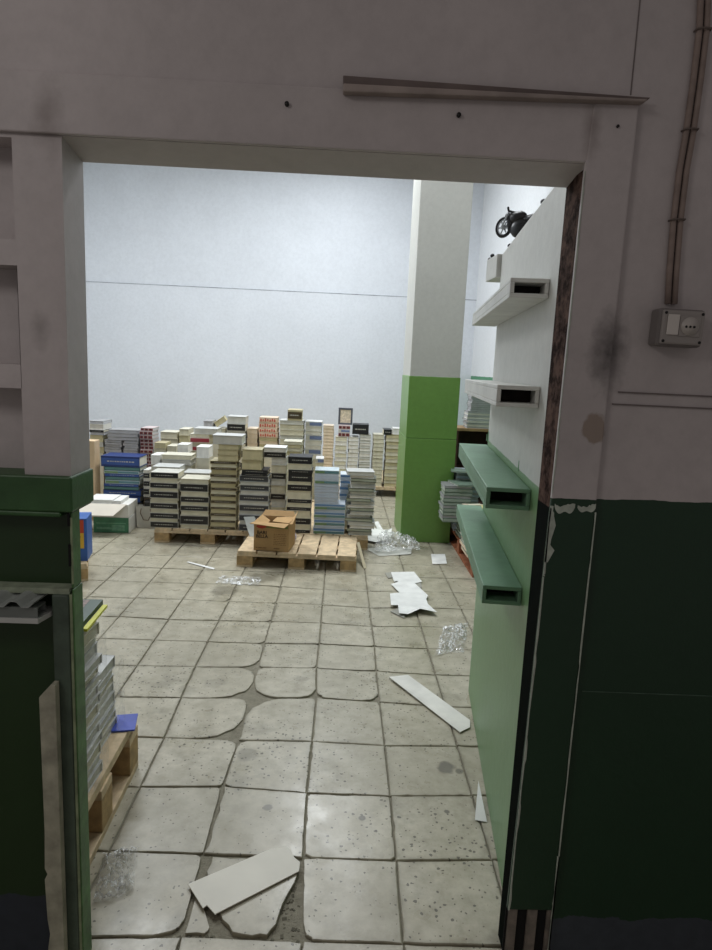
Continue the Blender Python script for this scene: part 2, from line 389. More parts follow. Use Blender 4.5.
# chipped pale edges along the casing
ck = MB()
def flakes(x, z0, z1, y, wmin, wmax, n_, mi=0, side=1):
    XF = lambda z: x if side < 0 else (.2305+.0118*min(z, 1.25)/1.25+.0055*max(0, z-1.25)/.7)
    zs_ = sorted(random.uniform(z0, z1) for _ in range(n_)); zs_ = [z0]+zs_+[z1]
    w_ = [random.uniform(wmin, wmax) for _ in zs_]
    for k in range(len(zs_)-1):
        if zs_[k+1]-zs_[k] < .004: continue
        xa_, xb_ = XF(zs_[k]), XF(zs_[k+1])
        ck.prism([(xa_, y, zs_[k]), (xa_+side*w_[k], y, zs_[k]), (xb_+side*w_[k+1], y, zs_[k+1]), (xb_, y, zs_[k+1])], (0, .0012, 0), mi)
flakes(XR-.001, zfb, 1.23, WF-.0155, .002, .006, 26); flakes(XR-.001, 1.10, 1.235, WF-.0155, .006, .02, 8)
flakes(XR-.001, 1.26, ZL-.01, WF-.0155, .001, .004, 16)
flakes(xo+.001, 0.02, 1.22, WF-.0155, .001, .004, 30, side=-1); flakes(xo+.001, 0.0, .35, WF-.0155, .003, .006, 12, side=-1)
for (xa_, xb_, hh) in ((.252, .298, .020), (.304, .345, .013)):     # ragged patches of bare filler just below the paint line
    top = []; bot = []
    for k in range(15):
        t = k/14; x = xa_+(xb_-xa_)*t
        top.append((x, WF-.0152, 1.236+random.uniform(-.003, .001)-.004*math.sin(t*5))); bot.append((x, WF-.0152, 1.232-hh*math.sin(math.pi*t)**.6*(.75+.25*math.sin(t*9))-.003))
    for k in range(14): ck.prism([top[k], top[k+1], bot[k+1], bot[k]], (0, .001, 0))
struct(ck.build('trim_9', mat('bare_filler', (176, 184, 172), .85, .2, 40)))
# hairline ridges in the plaster right of the doorway
rd = MB()
for (ua, va, ub, vb) in ((618, 392, 712, 398), (612, 404, 712, 409)):
    a, c = aty(ua, va, WF), aty(ub, vb, WF)
    rd.prism([a+Vector((0, 0, -.0015)), Vector((X1, WF, a.z-.012)), Vector((X1, WF, a.z-.009)), a+Vector((0, 0, .0015))], (0, -.003, 0))
a, c = aty(634, 0, WF), aty(630, 95, WF)
a = Vector((a.x, a.y, ZC-.01))
rd.prism([a, c, c+Vector((.002, 0, 0)), a+Vector((.002, 0, 0))], (0, -.0015, 0))
struct(rd.build('trim_10', mat('plaster_ridge', (110, 102, 100), .8, .2)))

sc1, sc2 = aty(582, 691.5, WF), aty(712, 700, WF)
sm2 = MB(); sm2.prism([sc1, Vector((X1, WF, sc2.z-.01)), Vector((X1, WF, sc2.z-.008)), sc1+Vector((0, 0, .002))], (0, -.001, 0))
struct(sm2.build('trim_14', mat('scuffed_green', (70, 92, 78), .7, .3, 30)))
# ---- partition running back from the right jamb, white over green
K = .11
PDIR = Vector((K, 1, 0)).normalized(); PN = Vector((1, -K, 0)).normalized()
P0 = Vector((.285, -.59, 0))
def PT(off, y, z):                         # point at a distance off into the wall from its face
    t = (y-P0.y)/PDIR.y
    return P0 + PDIR*t + PN*off + Vector((0, 0, z))
ptm = wall_mat('partition_paint', (204, 204, 198), (112, 148, 102), 1.222, rough=.6, lowrough=.4, dirt=.12, wob=.004)
pt = MB()
YE = .775; ZP = 2.03
def pface(off):
    ys = [-.589]+[-.5+.1*k for k in range(12)]+[YE]
    low = [PT(off+(.0 if off > .05 else random.uniform(-.003, .003)), y, 0) for y in ys]
    return low
outer = [PT(0, -.589, 0), PT(0, YE, 0), PT(.13, YE, 0), PT(.13, -.589, 0)]
pt.prism(outer, (0, 0, ZP))
struct(pt.build('wall_partition', ptm, bev=.006))
# uneven plaster foot and green paint runs above the dado line of the partition
ft = MB()
for (y, h, w_) in ((.74, .05, .03), (.80, .03, .02), (-.1, .035, .012)):
    a = PT(-.0015, y, 1.215); ft.prism([a, a+PDIR*w_, a+PDIR*w_*.7+Vector((0, 0, h)), a+PDIR*w_*.2+Vector((0, 0, h*.9))], PN*.001)
struct(ft.build('trim_11', mat('green_drip', (104, 152, 106), .5)))

# ================================================================ MASONRY SHELVES
def wall_shelf(ya, yb, zt, h, w, rgb, name, label):
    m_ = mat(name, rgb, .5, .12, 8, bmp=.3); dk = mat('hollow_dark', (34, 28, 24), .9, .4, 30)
    root = empty('wall_shelf', PT(-w/2, (ya+yb)/2, zt-h), 0, label, 'shelf', 'hollow masonry shelves on the partition')
    s = MB(); T = Matrix.Translation(-root.location)
    def bar(o0, o1, z0, z1, y0=ya, y1=yb, mi=0):
        pts = [PT(o0, y0, z0), PT(o1, y0, z0), PT(o1, y0, z1), PT(o0, y0, z1)]
        s.prism([T @ p for p in pts], PDIR*((y1-y0)/PDIR.y), mi)
    tk = .012
    bar(-w, -.001, zt-tk, zt); bar(-w, -.001, zt-h, zt-h+tk)
    bar(-w, -w+tk, zt-h+tk, zt-tk); bar(-tk, -.001, zt-h+tk, zt-tk)
    s.build('shell', m_, root, bev=.002)
    s = MB(); bar(-w+tk+.001, -tk-.001, zt-h+tk+.001, zt-tk-.001, ya+.07, yb, 0)  # dark block set inside the hollow, standing in for its shade
    s.build('hollow_shade', dk, root)
    return root
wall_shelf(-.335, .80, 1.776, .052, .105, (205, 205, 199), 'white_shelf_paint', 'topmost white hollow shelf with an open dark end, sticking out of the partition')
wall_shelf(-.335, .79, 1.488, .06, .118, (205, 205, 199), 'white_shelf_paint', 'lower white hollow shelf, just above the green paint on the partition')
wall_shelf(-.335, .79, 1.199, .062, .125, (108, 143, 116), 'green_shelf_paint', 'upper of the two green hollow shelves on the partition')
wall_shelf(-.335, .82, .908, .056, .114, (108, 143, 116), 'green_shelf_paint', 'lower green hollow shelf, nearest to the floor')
# white block jutting from the far end of the partition top
bk = MB(); b1, b2 = atz(503, 250.5, 2.03), atz(487, 260, 2.03)
b1 = b1+(b1-b2)*.3; zbk = aty(484.5, 282, b2.y).z
if b1.y < YE+.006: b1 = b2+(b1-b2)*((b2.y-YE-.006)/(b2.y-b1.y))
bk.prism([(b1.x, b1.y, zbk), (b2.x, b2.y, zbk), (b2.x+.16, b2.y, zbk), (b1.x+.16, b1.y, zbk)], (0, 0, 2.03-zbk))
print('BLOCK', b1, b2, zbk)
struct(bk.build('trim_12', mat('white_shelf_paint', (205, 205, 199)), bev=.003))

# ================================================================ PALLETS
PH = .125
WOOD = mat('pallet_wood', (204, 182, 148), .75, .25, 16, bmp=.3)
WOODB = mat('pallet_block_wood', (172, 144, 102), .8, .3, 22, bmp=.3)
WOODR = mat('reddish_pallet_wood', (150, 92, 62), .8, .3, 18, bmp=.3)
def make_pallet(w, d, h, wood=WOOD, blk=WOODB, nb=6):
    root = empty('wooden_pallet', (0, 0, 0))
    r = random.Random(int(w*1000+d*77))
    t = h*.16
    bw = w/nb
    for k in range(nb):
        x = -w/2+k*bw
        MB().box(x+.006, x+bw-.006, 0, d, h-t, h-r.uniform(0, .001)).build('deck_board', wood, root, bev=.002)
    for y in (0, d/2-.05, d-.1):
        MB().box(-w/2, w/2, y, y+.1, h-2*t, h-t-.0005).build('stringer_board', wood, root, bev=.002)
    bz = .12 if w > .7 else .1
    for y in (0, d/2-.05, d-.1):
        for x in (-w/2, -bz/2, w/2-bz):
            MB().box(x, x+bz, y, y+.1, t*.8, h-2*t-.0005).build('block', blk, root, bev=.003)
    for x in (-w/2, -bz/2, w/2-bz):
        MB().box(x, x+bz, 0, d, 0, t*.8-.0005).build('bottom_board', wood, root, bev=.002)
    return root
PG = 'wooden pallets on the tiled floor'
def pallet(w, d, h, loc, rz, label, **k):
    o = make_pallet(w, d, h, **k); o.location = loc; o.rotation_euler.z = rz
    return tag(o, label, 'pallet', PG)
pallet(.90, .575, PH, (-.52, 2.575, 0), math.radians(-2.2), 'small empty-topped wooden pallet in front, with a cardboard carton on its left end')
pa = pallet(.885, 1.30, PH, (-1.305, 3.17, 0), 0, 'wooden pallet under the left half of the front rows of dark-banded books')
def pcopy(loc, label, rz=0):
    c = copy_tree(pa); c.location = loc; c.rotation_euler.z = rz; c['label'] = label; return c
pcopy((-.40, 3.17, 0), 'wooden pallet under the right half of the front book rows, behind the empty pallet')
pcopy((-1.63, 4.52, 0), 'wooden pallet in the middle of the room, under the heaps of cream paperbacks')
pcopy((-.72, 4.52, 0), 'wooden pallet in the middle of the room, under the red-patterned books')
pcopy((.17, 5.5, 0), 'wooden pallet by the back wall beside the pillar, under white and cream paperbacks')
pcopy((-2.53, 3.82, 0), 'wooden pallet behind the left door jamb, under blue books and a tan carton')
PQ = aty(88, 575, 2.16)
pallet(.80, .62, PH, (PQ.x-.40*math.cos(.36), 2.16-.40*math.sin(.36), 0), .36, 'wooden pallet just showing past the left jamb, under a colourful box')
pallet(.60, 1.28, PH, (1.105, 2.53, 0), 0, 'reddish wooden pallet between the pillar and the green shelves', wood=WOODR, blk=WOODR)
pn = pallet(.88, .68, .203, (-1.372, -.565, 0), math.radians(1.0), 'wooden pallet close behind the left door jamb, under film-wrapped books')

# ================================================================ BOOKS
BM = {}
def bmat(n, c, r=.5): return mat('book_'+n, c, r, .08, 20)
# kind: object name, category, words, cover colour, page colour, which side faces out, band colour on the spine
KIND = {
 'dark':   ('hardback_book', 'book', 'white black-banded book', (196, 194, 184), (214, 208, 186), 'spine', (34, 33, 32)),
 'dkgrey': ('hardback_book', 'book', 'grey charcoal-banded book', (176, 178, 178), (206, 204, 192), 'spine', (58, 60, 64)),
 'black':  ('hardback_book', 'book', 'black-spined hardback', (40, 41, 44), (214, 208, 186), 'spine', (30, 31, 34)),
 'cream':  ('paperback_book', 'book', 'cream page-edged book', (206, 202, 184), (208, 203, 180), 'pages', None),
 'kraft':  ('paperback_book', 'book', 'yellowed page-edged book', (176, 166, 132), (196, 187, 150), 'pages', None),
 'kraftdark': ('hardback_book', 'book', 'yellowed dark-banded book', (186, 176, 140), (196, 187, 150), 'spine', (70, 60, 40)),
 'greyw':  ('paperback_book', 'book', 'grey-white page-edged book', (190, 191, 188), (200, 199, 190), 'pages', None),
 'white':  ('paperback_book', 'book', 'white page-edged book', (222, 222, 218), (218, 214, 204), 'pages', None),
 'pink':   ('paperback_book', 'book', 'pinkish page-edged book', (220, 204, 182), (222, 205, 180), 'pages', None),
 'blue':   ('softcover_book', 'book', 'white blue-spined book', (206, 216, 226), (214, 216, 214), 'spine', (96, 134, 178)),
 'bluew':  ('softcover_book', 'book', 'pale blue-white softcover', (206, 214, 226), (216, 218, 220), 'spine', (186, 198, 214)),
 'bluegreen': ('softcover_book', 'book', 'blue-and-green-spined softcover', (190, 204, 210), (212, 214, 208), 'spine', (92, 132, 140)),
 'ring':   ('workbook', 'book', 'grey dark-covered workbook', (96, 100, 84), (188, 194, 176), 'pages', None),
 'red':    ('hardback_book', 'book', 'cream red-patterned book', (222, 200, 176), (222, 205, 180), 'spine', (192, 82, 66)),
 'redw':   ('hardback_book', 'book', 'white wine-red-spined book', (206, 194, 182), (214, 208, 190), 'spine', (150, 50, 62)),
 'label':  ('hardback_book', 'book', 'white blue-labelled book', (214, 214, 212), (216, 210, 194), 'spine', (110, 124, 160)),
 'mag':    ('magazine', 'magazine', 'grey-edged magazine', (150, 150, 150), (190, 190, 192), 'pages', None),
 'magred': ('magazine', 'magazine', 'red-and-black printed magazine', (196, 180, 178), (190, 190, 192), 'spine', (120, 50, 50)),
 'navy':   ('hardback_book', 'book', 'navy blue hardback', (38, 58, 112), (206, 204, 192), 'spine', (54, 84, 148)),
 'teal':   ('hardback_book', 'book', 'dark teal hardback', (52, 88, 88), (206, 204, 192), 'spine', (84, 124, 120)),
 'greenbk': ('softcover_book', 'book', 'grey-green softcover', (118, 138, 122), (190, 194, 182), 'spine', (156, 170, 158)),
 'packet': ('paper_packet', 'packet', 'plain white paper packet', (226, 226, 222), (226, 226, 222), 'pages', None),
}
PROTO = {}
W0, D0b, T0 = .20, .20, .04
def make_book(kind):
    nm, cat, words, cov, pg, face, lab = KIND[kind]
    cm = bmat(kind+'_cover', cov, .42); pm_ = bmat(kind+'_pages', pg, .85)
    s = MB(); bt = {'magazine': .004, 'workbook': .008}.get(nm, .0026)
    sgn = -1 if face == 'spine' else 1
    y0, y1 = -D0b/2, D0b/2
    s.box(-W0/2, W0/2, y0, y1, 0, bt); s.box(-W0/2, W0/2, y0, y1, T0-bt, T0)
    # softly rounded spine
    ys = sgn*(D0b/2)
    prof = [(0, 0), (-.0025*sgn*-1, T0*.2), (-.004*sgn*-1, T0*.5), (-.0025*sgn*-1, T0*.8), (0, T0)]
    q = [(-W0/2, ys+sgn*abs(a)*.6-sgn*.002, z) for a, z in prof] + [(-W0/2, ys-sgn*.006, T0), (-W0/2, ys-sgn*.006, 0)]
    s.prism(q, (W0, 0, 0))
    o = s.build(nm, cm); o['category'] = cat
    p = MB(); e = .004
    if sgn < 0: p.box(-W0/2+e, W0/2-e, y0+.0065, y1-.004, bt+.0001, T0-bt-.0001)
    else: p.box(-W0/2+e, W0/2-e, y0+.004, y1-.0065, bt+.0001, T0-bt-.0001)
    p.build('page_block', pm_, o)
    if lab:
        L = MB(); yy = ys-.0016
        big = kind in ('dark', 'dkgrey', 'black')
        z0, z1 = (T0*.10, T0*.90) if big else (T0*.18, T0*.82)
        if kind == 'red':
            for k in range(7):
                x = -W0*.44+k*W0*.125; L.box(x, x+W0*.07, yy, yy+.003, z0+T0*.1*(k % 2), z1-T0*.1*((k+1) % 3), 0)
        else:
            L.box(-W0*.485, W0*.485, yy, yy+.003, z0, z1, 0)
            if kind in ('dark', 'dkgrey', 'black', 'kraftdark', 'navy'):        # printed title line
                rr = random.Random(kind); x = -W0*.34
                while x < W0*.3:
                    ww = rr.uniform(.004, .014); L.box(x, x+ww, yy-.0004, yy+.001, T0*.46, T0*.56, 1); x += ww+rr.uniform(.003, .006)
            if kind == 'bluegreen': L.box(-W0*.485, -W0*.1, yy-.0004, yy+.001, z0, z1, 2)
            if kind == 'magred':
                for k in range(5): L.box(-W0*.4+k*W0*.17, -W0*.34+k*W0*.17, yy-.0004, yy+.001, z0, z1, 1 if k % 2 else 3)
            if kind == 'label': L.box(-W0*.485, -W0*.25, yy-.0004, yy+.001, z0, z1, 1)
        L.build('spine_label', [bmat(kind+'_label', lab, .4), bmat('print', (188, 186, 176), .5), bmat('olive', (110, 140, 96), .5), bmat('ink', (34, 32, 36), .5)], o)
    PROTO[kind] = (o, kids(o)); return o
NB = 0
def place_book(kind, x, y, z, w_, d_, t_, rz, label, group, tilt=None):
    global NB
    if kind not in PROTO: o = make_book(kind)
    else: o = copy_tree(PROTO[kind][0], None, PROTO[kind][1]) 
    o.location = (x, y, z); o.rotation_euler = (tilt[0], tilt[1], rz) if tilt else (0, 0, rz)
    o.scale = (w_/W0, d_/D0b, t_/T0)
    o['label'] = label; o['group'] = group; o['category'] = KIND[kind][1]; NB += 1
    return o
ORD = 'top,second,third,fourth,fifth,sixth,seventh,eighth,ninth,tenth,eleventh,twelfth,thirteenth,fourteenth,fifteenth,sixteenth,seventeenth,eighteenth,nineteenth,twentieth,twenty-first,twenty-second,twenty-third,twenty-fourth,twenty-fifth,twenty-sixth,twenty-seventh,twenty-eighth,twenty-ninth,thirtieth'.split(',')
HID = MB()
hr = random.Random(3)
TOPZ = {}
def column(segs, y, d, base, phrase, group, vvis=None, jit=1., key=None):
    """one pile of books; segs from the bottom up: (left u, right u, top v or ('z', height), [(kind, thickness)...], optional depth shift)"""
    items = []; z = base
    for sg in segs:
        u0, u1, vt, pat = sg[:4]; dy = sg[4] if len(sg) > 4 else 0
        um = (u0+u1)/2
        zt = vt[1] if isinstance(vt, tuple) else aty(um, vt, y+dy).z
        vm = 480 if isinstance(vt, tuple) else vt+12
        x0, x1 = aty(u0, vm, y+dy).x, aty(u1, vm, y+dy).x
        ts = []; k = 0; acc = 0
        H = zt-z
        while True:
            kd, t = pat[k % len(pat)]; t *= hr.uniform(.88, 1.12)
            if acc + t*.55 > H and ts: break
            ts.append((kd, t)); acc += t; k += 1
        f = H/acc
        for kd, t in ts:
            items.append((kd, (x0+x1)/2, y+dy+d/2, z, x1-x0-.005, d, t*f)); z += t*f
    TOPZ[key or phrase] = z
    zv = None if vvis is None else aty((segs[0][0]+segs[0][1])/2, vvis, y).z
    n = len(items)
    for k, (kd, x, yy, zz_, w_, d_, t_) in enumerate(items):
        if zv is not None and zz_+t_ < zv:
            HID.box(x-w_/2+.004, x+w_/2-.004, yy-d_/2+.004, yy+d_/2-.004, zz_, zz_+t_-.0006, 1 if KIND[kd][6] and kd in ('dark', 'black', 'navy', 'teal') else 0)
            continue
        i = n-1-k
        wj = w_*(1-.03*hr.random()*jit)
        pos = ORD[i] + (' one' if i == 0 else '')
        if i == n-1: lab = '%s, lowest in %s' % (KIND[kd][2], phrase)
        elif i == 0: lab = '%s, topmost of %s' % (KIND[kd][2], phrase)
        else: lab = '%s, %s down in %s' % (KIND[kd][2], ORD[i], phrase)
        place_book(kd, x+hr.gauss(0, .0022*jit), yy+hr.uniform(-.004, .004)*jit, zz_, wj, d_, t_-.0006, math.radians(hr.gauss(0, .5)*jit), lab, group)
    return z
G1 = 'books piled on the front pallets'; G2 = 'books heaped behind the front rows'; G3 = 'books piled along the back wall'; G4 = 'books and magazines piled on the left'; G5 = 'books piled right of the pillar'; G6 = 'film-wrapped books by the left jamb'
Y1 = 3.19
column([(149.5, 178.8, 472.5, [('dark', .056), ('cream', .026), ('dark', .05), ('cream', .034), ('dark', .05), ('cream', .024), ('cream', .02)])], Y1, .21, PH, 'leftmost front stack', G1)
column([(179.6, 209, 479, [('cream', .034), ('dark', .075), ('cream', .036), ('dark', .046), ('cream', .03), ('dark', .046)])], Y1, .21, PH, 'second front stack from the left', G1)
column([(210, 237, 461, [('kraftdark', .032), ('kraft', .03), ('kraftdark', .026), ('cream', .026)]), (217, 238.5, 444.5, [('kraft', .05)]), (211.5, 243, 435.5, [('greyw', .05)])], Y1, .2, PH, 'tall yellowed front stack, third from left', G1)
column([(239, 269.5, 476, [('dkgrey', .056), ('greyw', .034)]), (241, 268, 470, [('black', .03)]), (241, 261.5, 449.5, [('kraft', .075)])], Y1, .2, PH, 'front stack behind the carton', G1)
column([(270.7, 286.5, 458, [('greyw', .06), ('dark', .055), ('cream', .07)]), (263, 286.5, 447.5, [('dark', .042), ('white', .03)])], 3.30, .19, PH, 'narrow front stack right of the carton', G1)
column([(287.8, 312.5, 457, [('black', .03), ('cream', .05), ('black', .055), ('cream', .075), ('black', .03), ('cream', .04), ('black', .03), ('cream', .085), ('black', .045), ('cream', .03), ('black', .07)])], Y1, .2, PH, 'black and cream front stack behind the empty pallet', G1)
column([(313.4, 345.6, 504, [('bluegreen', .026), ('blue', .022), ('bluew', .02)]), (313.8, 338.8, 484, [('bluew', .024)]), (313.8, 338.8, 470.5, [('bluegreen', .026), ('bluew', .045)])], Y1, .2, PH, 'blue-spined front stack', G1)
column([(339.8, 351, 474.5, [('blue', .03), ('bluew', .025)])], 3.43, .18, PH, 'small blue stack tucked behind the blue-spined one', G1, vvis=500)
column([(348, 376.5, 471.5, [('greyw', .03), ('ring', .03), ('white', .026)])], Y1, .19, PH, 'crooked rightmost front stack', G1, jit=4.5)
column([(152, 180, ('z', TOPZ['leftmost front stack']+.005), [('greyw', .045)])], 3.45, .21, PH, 'hidden stack behind the leftmost front stack', G2, vvis=468)
column([(182, 210, ('z', TOPZ['second front stack from the left']+.008), [('greyw', .045)])], 3.45, .21, PH, 'stack behind the second front stack', G2, vvis=474)
# second rows
column([(161, 192, 455, [('greyw', .05), ('cream', .04)])], 3.72, .2, PH, 'grey stack behind the leftmost front stack', G2, vvis=465)
column([(150.5, 160, 455, [('packet', .085)])], 3.72, .2, PH, 'small pile at the left back corner', G2, vvis=463)
column([(196.2, 209.5, 447, [('packet', .10)])], 3.72, .2, PH, 'packet pile behind the second front stack', G2, vvis=458)
column([(177, 188.5, 444.5, [('packet', .07)])], 3.98, .18, PH, 'packet pile below the wine-red books', G2, vvis=452)
column([(283, 301.5, 441.5, [('kraft', .035), ('cream', .03)])], 3.72, .2, PH, 'cream pile behind the black front stack', G2, vvis=456)
column([(154, 166, 443, [('kraft', .06), ('cream', .05)])], 4.2, .2, PH, 'low yellowed pile at far left of the middle heap', G2, vvis=455)
column([(166.8, 177, 446, [('cream', .06)])], 4.2, .2, PH, 'low cream pile in the middle heap', G2, vvis=455)
column([(189.5, 209.5, 434, [('cream', .03), ('redw', .05)]), (193, 218, 428.5, [('greyw', .05)])], 4.2, .22, PH, 'wine-red pile in the middle heap', G2, vvis=452)
column([(315, 323.5, 458.5, [('cream', .04), ('label', .045)])], 4.2, .2, PH, 'low pile behind the blue-spined stack', G2, vvis=469)
column([(226.5, 245.5, 416.5, [('dark', .07), ('greyw', .065)])], 4.54, .22, PH, 'tall black-banded pile in the middle heap', G2, vvis=437)
column([(160, 178, 432, [('cream', .07)])], 4.6, .22, PH, 'cream pile at the left of the middle heap', G2, vvis=446)
column([(178.8, 189, 429, [('kraft', .07), ('cream', .06)])], 4.6, .22, PH, 'narrow cream pile left of the wine-red books', G2, vvis=446)
column([(203, 225.6, 428, [('cream', .06), ('greyw', .05)]), (203, 212.5, 421, [('mag', .05)])], 4.6, .22, PH, 'grey pile under the leaning yellowed book', G2, vvis=436, key='tiltbase')
column([(246.6, 257.6, 428.5, [('pink', .05)])], 4.6, .22, PH, 'narrow pinkish pile beside the red-patterned books', G2, vvis=450)
column([(258.6, 277.8, 437.5, [('kraft', .04), ('pink', .035)]), (258.6, 277.8, 417.5, [('red', .052)])], 4.6, .22, PH, 'red-patterned pile', G2, vvis=447)
column([(279, 304, 420.5, [('cream', .05), ('greyw', .04), ('cream', .06)]), (287, 302, 410, [('kraftdark', .085)])], 4.55, .24, PH, 'tallest cream pile in the middle', G2, vvis=455)
column([(305, 322, 421.5, [('white', .05), ('label', .06), ('white', .04)])], 4.62, .22, PH, 'white and blue-labelled pile right of the tallest', G2, vvis=457)
# back row on the pallet beside the pillar
column([(322.8, 334, 425.5, [('pink', .038)])], 5.53, .22, PH, 'pinkish back stack', G3, vvis=470)
column([(334.8, 347, 436.8, [('white', .05), ('cream', .05)])], 5.53, .22, PH, 'first white back stack', G3, vvis=473)
column([(347.7, 358.6, 437, [('white', .05)])], 5.53, .22, PH, 'second white back stack', G3, vvis=473)
column([(359.3, 371, 434.5, [('greyw', .03), ('white', .034)]), (352, 369, 424.5, [('black', .1)])], 5.53, .22, PH, 'third white back stack', G3, vvis=474)
column([(372.8, 384, 434.5, [('cream', .045)]), (383, 391.5, 429.5, [('black', .05)])], 5.53, .22, PH, 'narrow cream back stack', G3)
column([(385.5, 401, 434.5, [('kraft', .045), ('cream', .045)]), (392, 402, 428.5, [('packet', .07)])], 5.53, .22, PH, 'rightmost back stack by the pillar', G3)
column([(338, 350, 425.5, [('magred', .045), ('label', .04)])], 5.53, .2, TOPZ['first white back stack']+.0005, 'small pair under the framed picture', G3)
# left groups
column([(103, 142, 490, [('navy', .05)]), (103.5, 140, 467, [('teal', .032), ('navy', .028), ('bluegreen', .03)]), (101, 141, 456.5, [('navy', .075)])], 3.86, .24, PH, 'blue pile behind the left jamb', G4, vvis=497, jit=2.)
column([(143, 149.5, 470, [('black', .045), ('white', .03)])], 3.86, .2, PH, 'sliver of dark pile beside the blue one', G4, vvis=496)
column([(104, 122, 440, [('mag', .024)]), (107, 139, 430, [('mag', .03)])], 4.3, .24, PH, 'far left grey magazine pile', G4, vvis=457, jit=2.)
column([(123, 138.5, 441, [('mag', .024)])], 4.3, .24, PH, 'grey magazine pile next to the red-printed one', G4, vvis=457, jit=2.)
column([(139.6, 153, 428, [('magred', .035)])], 4.3, .22, PH, 'red-printed magazine pile', G4, vvis=466, jit=2.)
column([(90, 103.5, 435, [('kraft', .06), ('greyw', .05)]), (89, 104, 421, [('mag', .025), ('black', .02), ('white', .06)])], 4.3, .24, PH, 'pile half hidden by the left jamb', G4, vvis=450)
# right of the pillar
def pile(x0, x1, y, d, z0, z1, pat, phrase, group, jit=1.):
    a = (z1-z0); acc = 0; ts = []; k = 0
    while acc + pat[k % len(pat)][1]*.5 < a: ts.append(pat[k % len(pat)]); acc += ts[-1][1]; k += 1
    z = z0; n = len(ts)
    for k, (kd, t) in enumerate(ts):
        t *= a/acc; i = n-1-k
        lab = '%s, %s %s' % (KIND[kd][2], 'topmost of' if i == 0 else 'lowest in' if i == n-1 else ORD[i]+' down in', phrase)
        place_book(kd, (x0+x1)/2+hr.gauss(0, .004*jit), y+d/2+hr.uniform(-.004, .004)*jit, z, x1-x0-.004, d, t-.0006, math.radians(hr.gauss(0, .9)*jit), lab, group); z += t
    return z
z = pile(.82, 1.04, 3.20, .22, PH, .262, [('greenbk', .03)], 'low pile right of the pillar', G5)
z = pile(.662, .90, 3.20, .22, z+.0005, .575, [('greenbk', .036), ('mag', .02), ('greenbk', .03)], 'grey-green pile overhanging beside the pillar', G5, 1.)
zr2 = pile(.805, 1.02, 3.45, .22, PH, .665, [('mag', .02), ('bluew', .022)], 'pale pile behind the upper green shelf', G5, 1.)
zr3 = pile(.765, .98, 2.64, .26, PH, .49, [('pink', .022), ('greenbk', .026)], 'pile behind the lower green shelf', G5, 1.5)
# bookcase at the back with magazines on it
bc = empty('bookcase', (1.33, 5.2, 0), 0, 'low open wooden bookcase against the right wall, magazines on top', 'bookcase')
tan = mat('bookcase_wood', (150, 122, 84), .6, .2, 12); dkw = mat('bookcase_inner', (74, 50, 40), .7, .25, 12)
MB().box(-.27, .27, -.2, .2, .88, .91).build('top_board', tan, bc, bev=.002)
for x in (-.27, .245): MB().box(x, x+.025, -.2, .2, 0, .8795).build('side_panel', dkw, bc)
MB().box(-.245, .245, .185, .2, 0, .8795).build('back_panel', dkw, bc)
for z in (.05, .45): MB().box(-.2445, .2445, -.19, .1845, z, z+.022).build('shelf_board', dkw, bc)
zz1 = pile(1.17, 1.44, 5.03, .2, .911, 1.10, [('mag', .02), ('white', .02)], 'lower magazine pile on the bookcase', 'magazines on the bookcase', 1.2)
pile(1.20, 1.44, 5.03, .2, zz1+.001, 1.28, [('mag', .022)], 'upper magazine pile on the bookcase', 'magazines on the bookcase', 1.2)
# film-wrapped stacks at the left jamb
zt1 = pile(-1.215, -1.002, -.162, .226, .2035, .47, [('greyw', .036), ('cream', .03), ('dkgrey', .034), ('greyw', .044)], 'far wrapped stack by the left jamb', G6, .9)
XN = -.958
zt2 = pile(XN-.217, XN, -.435, .235, .2035, aty(100, 618, -.25).z, [('greyw', .036), ('dkgrey', .03), ('cream', .04), ('greyw', .03)], 'near wrapped stack by the left jamb', G6, 1.4)
hb = HID.build('book_pile', [mat('hidden_books', (200, 196, 178), .8), mat('hidden_books_dark', (60, 58, 56), .7)])
tag(hb, 'undersides of the book heap, mostly hidden behind the front rows of books', 'books', None, 'stuff')
# a yellowed book leaning up on its pile
zt = TOPZ['tiltbase']
q0, q1 = aty(213, 427, 4.66), aty(226, 427, 4.66)
gz = aty(219, 428, 4.6).z
place_book('kraft', q0.x+.088, 4.71, gz+.040, .125, .16, .055, .1, 'yellowed book tipped up askew left of the tall black-banded pile', G2, tilt=(0, -.62))
print('BOOKS', NB)

# ================================================================ THINGS ON AND AROUND THE PALLETS
KR = mat('cardboard', (176, 142, 96), .8, .12, 10); KRI = mat('cardboard_inner', (150, 118, 78), .85, .1, 10)
def text_mesh(body, size, loc, rot, m, parent, name, ext=.0004):
    cu = bpy.data.curves.new(name, 'FONT'); cu.body = body; cu.size = size; cu.extrude = ext; cu.align_x = 'CENTER'
    cu.offset = size*.022
    t = bpy.data.objects.new(name, cu); COL.objects.link(t)
    bpy.context.view_layer.update()
    me = bpy.data.meshes.new_from_object(t.evaluated_get(bpy.context.evaluated_depsgraph_get()))
    bpy.data.objects.remove(t); me.materials.clear(); me.materials.append(m)
    o = bpy.data.objects.new(name, me); COL.objects.link(o); o.parent = parent; o.location = loc; o.rotation_euler = rot
    return o
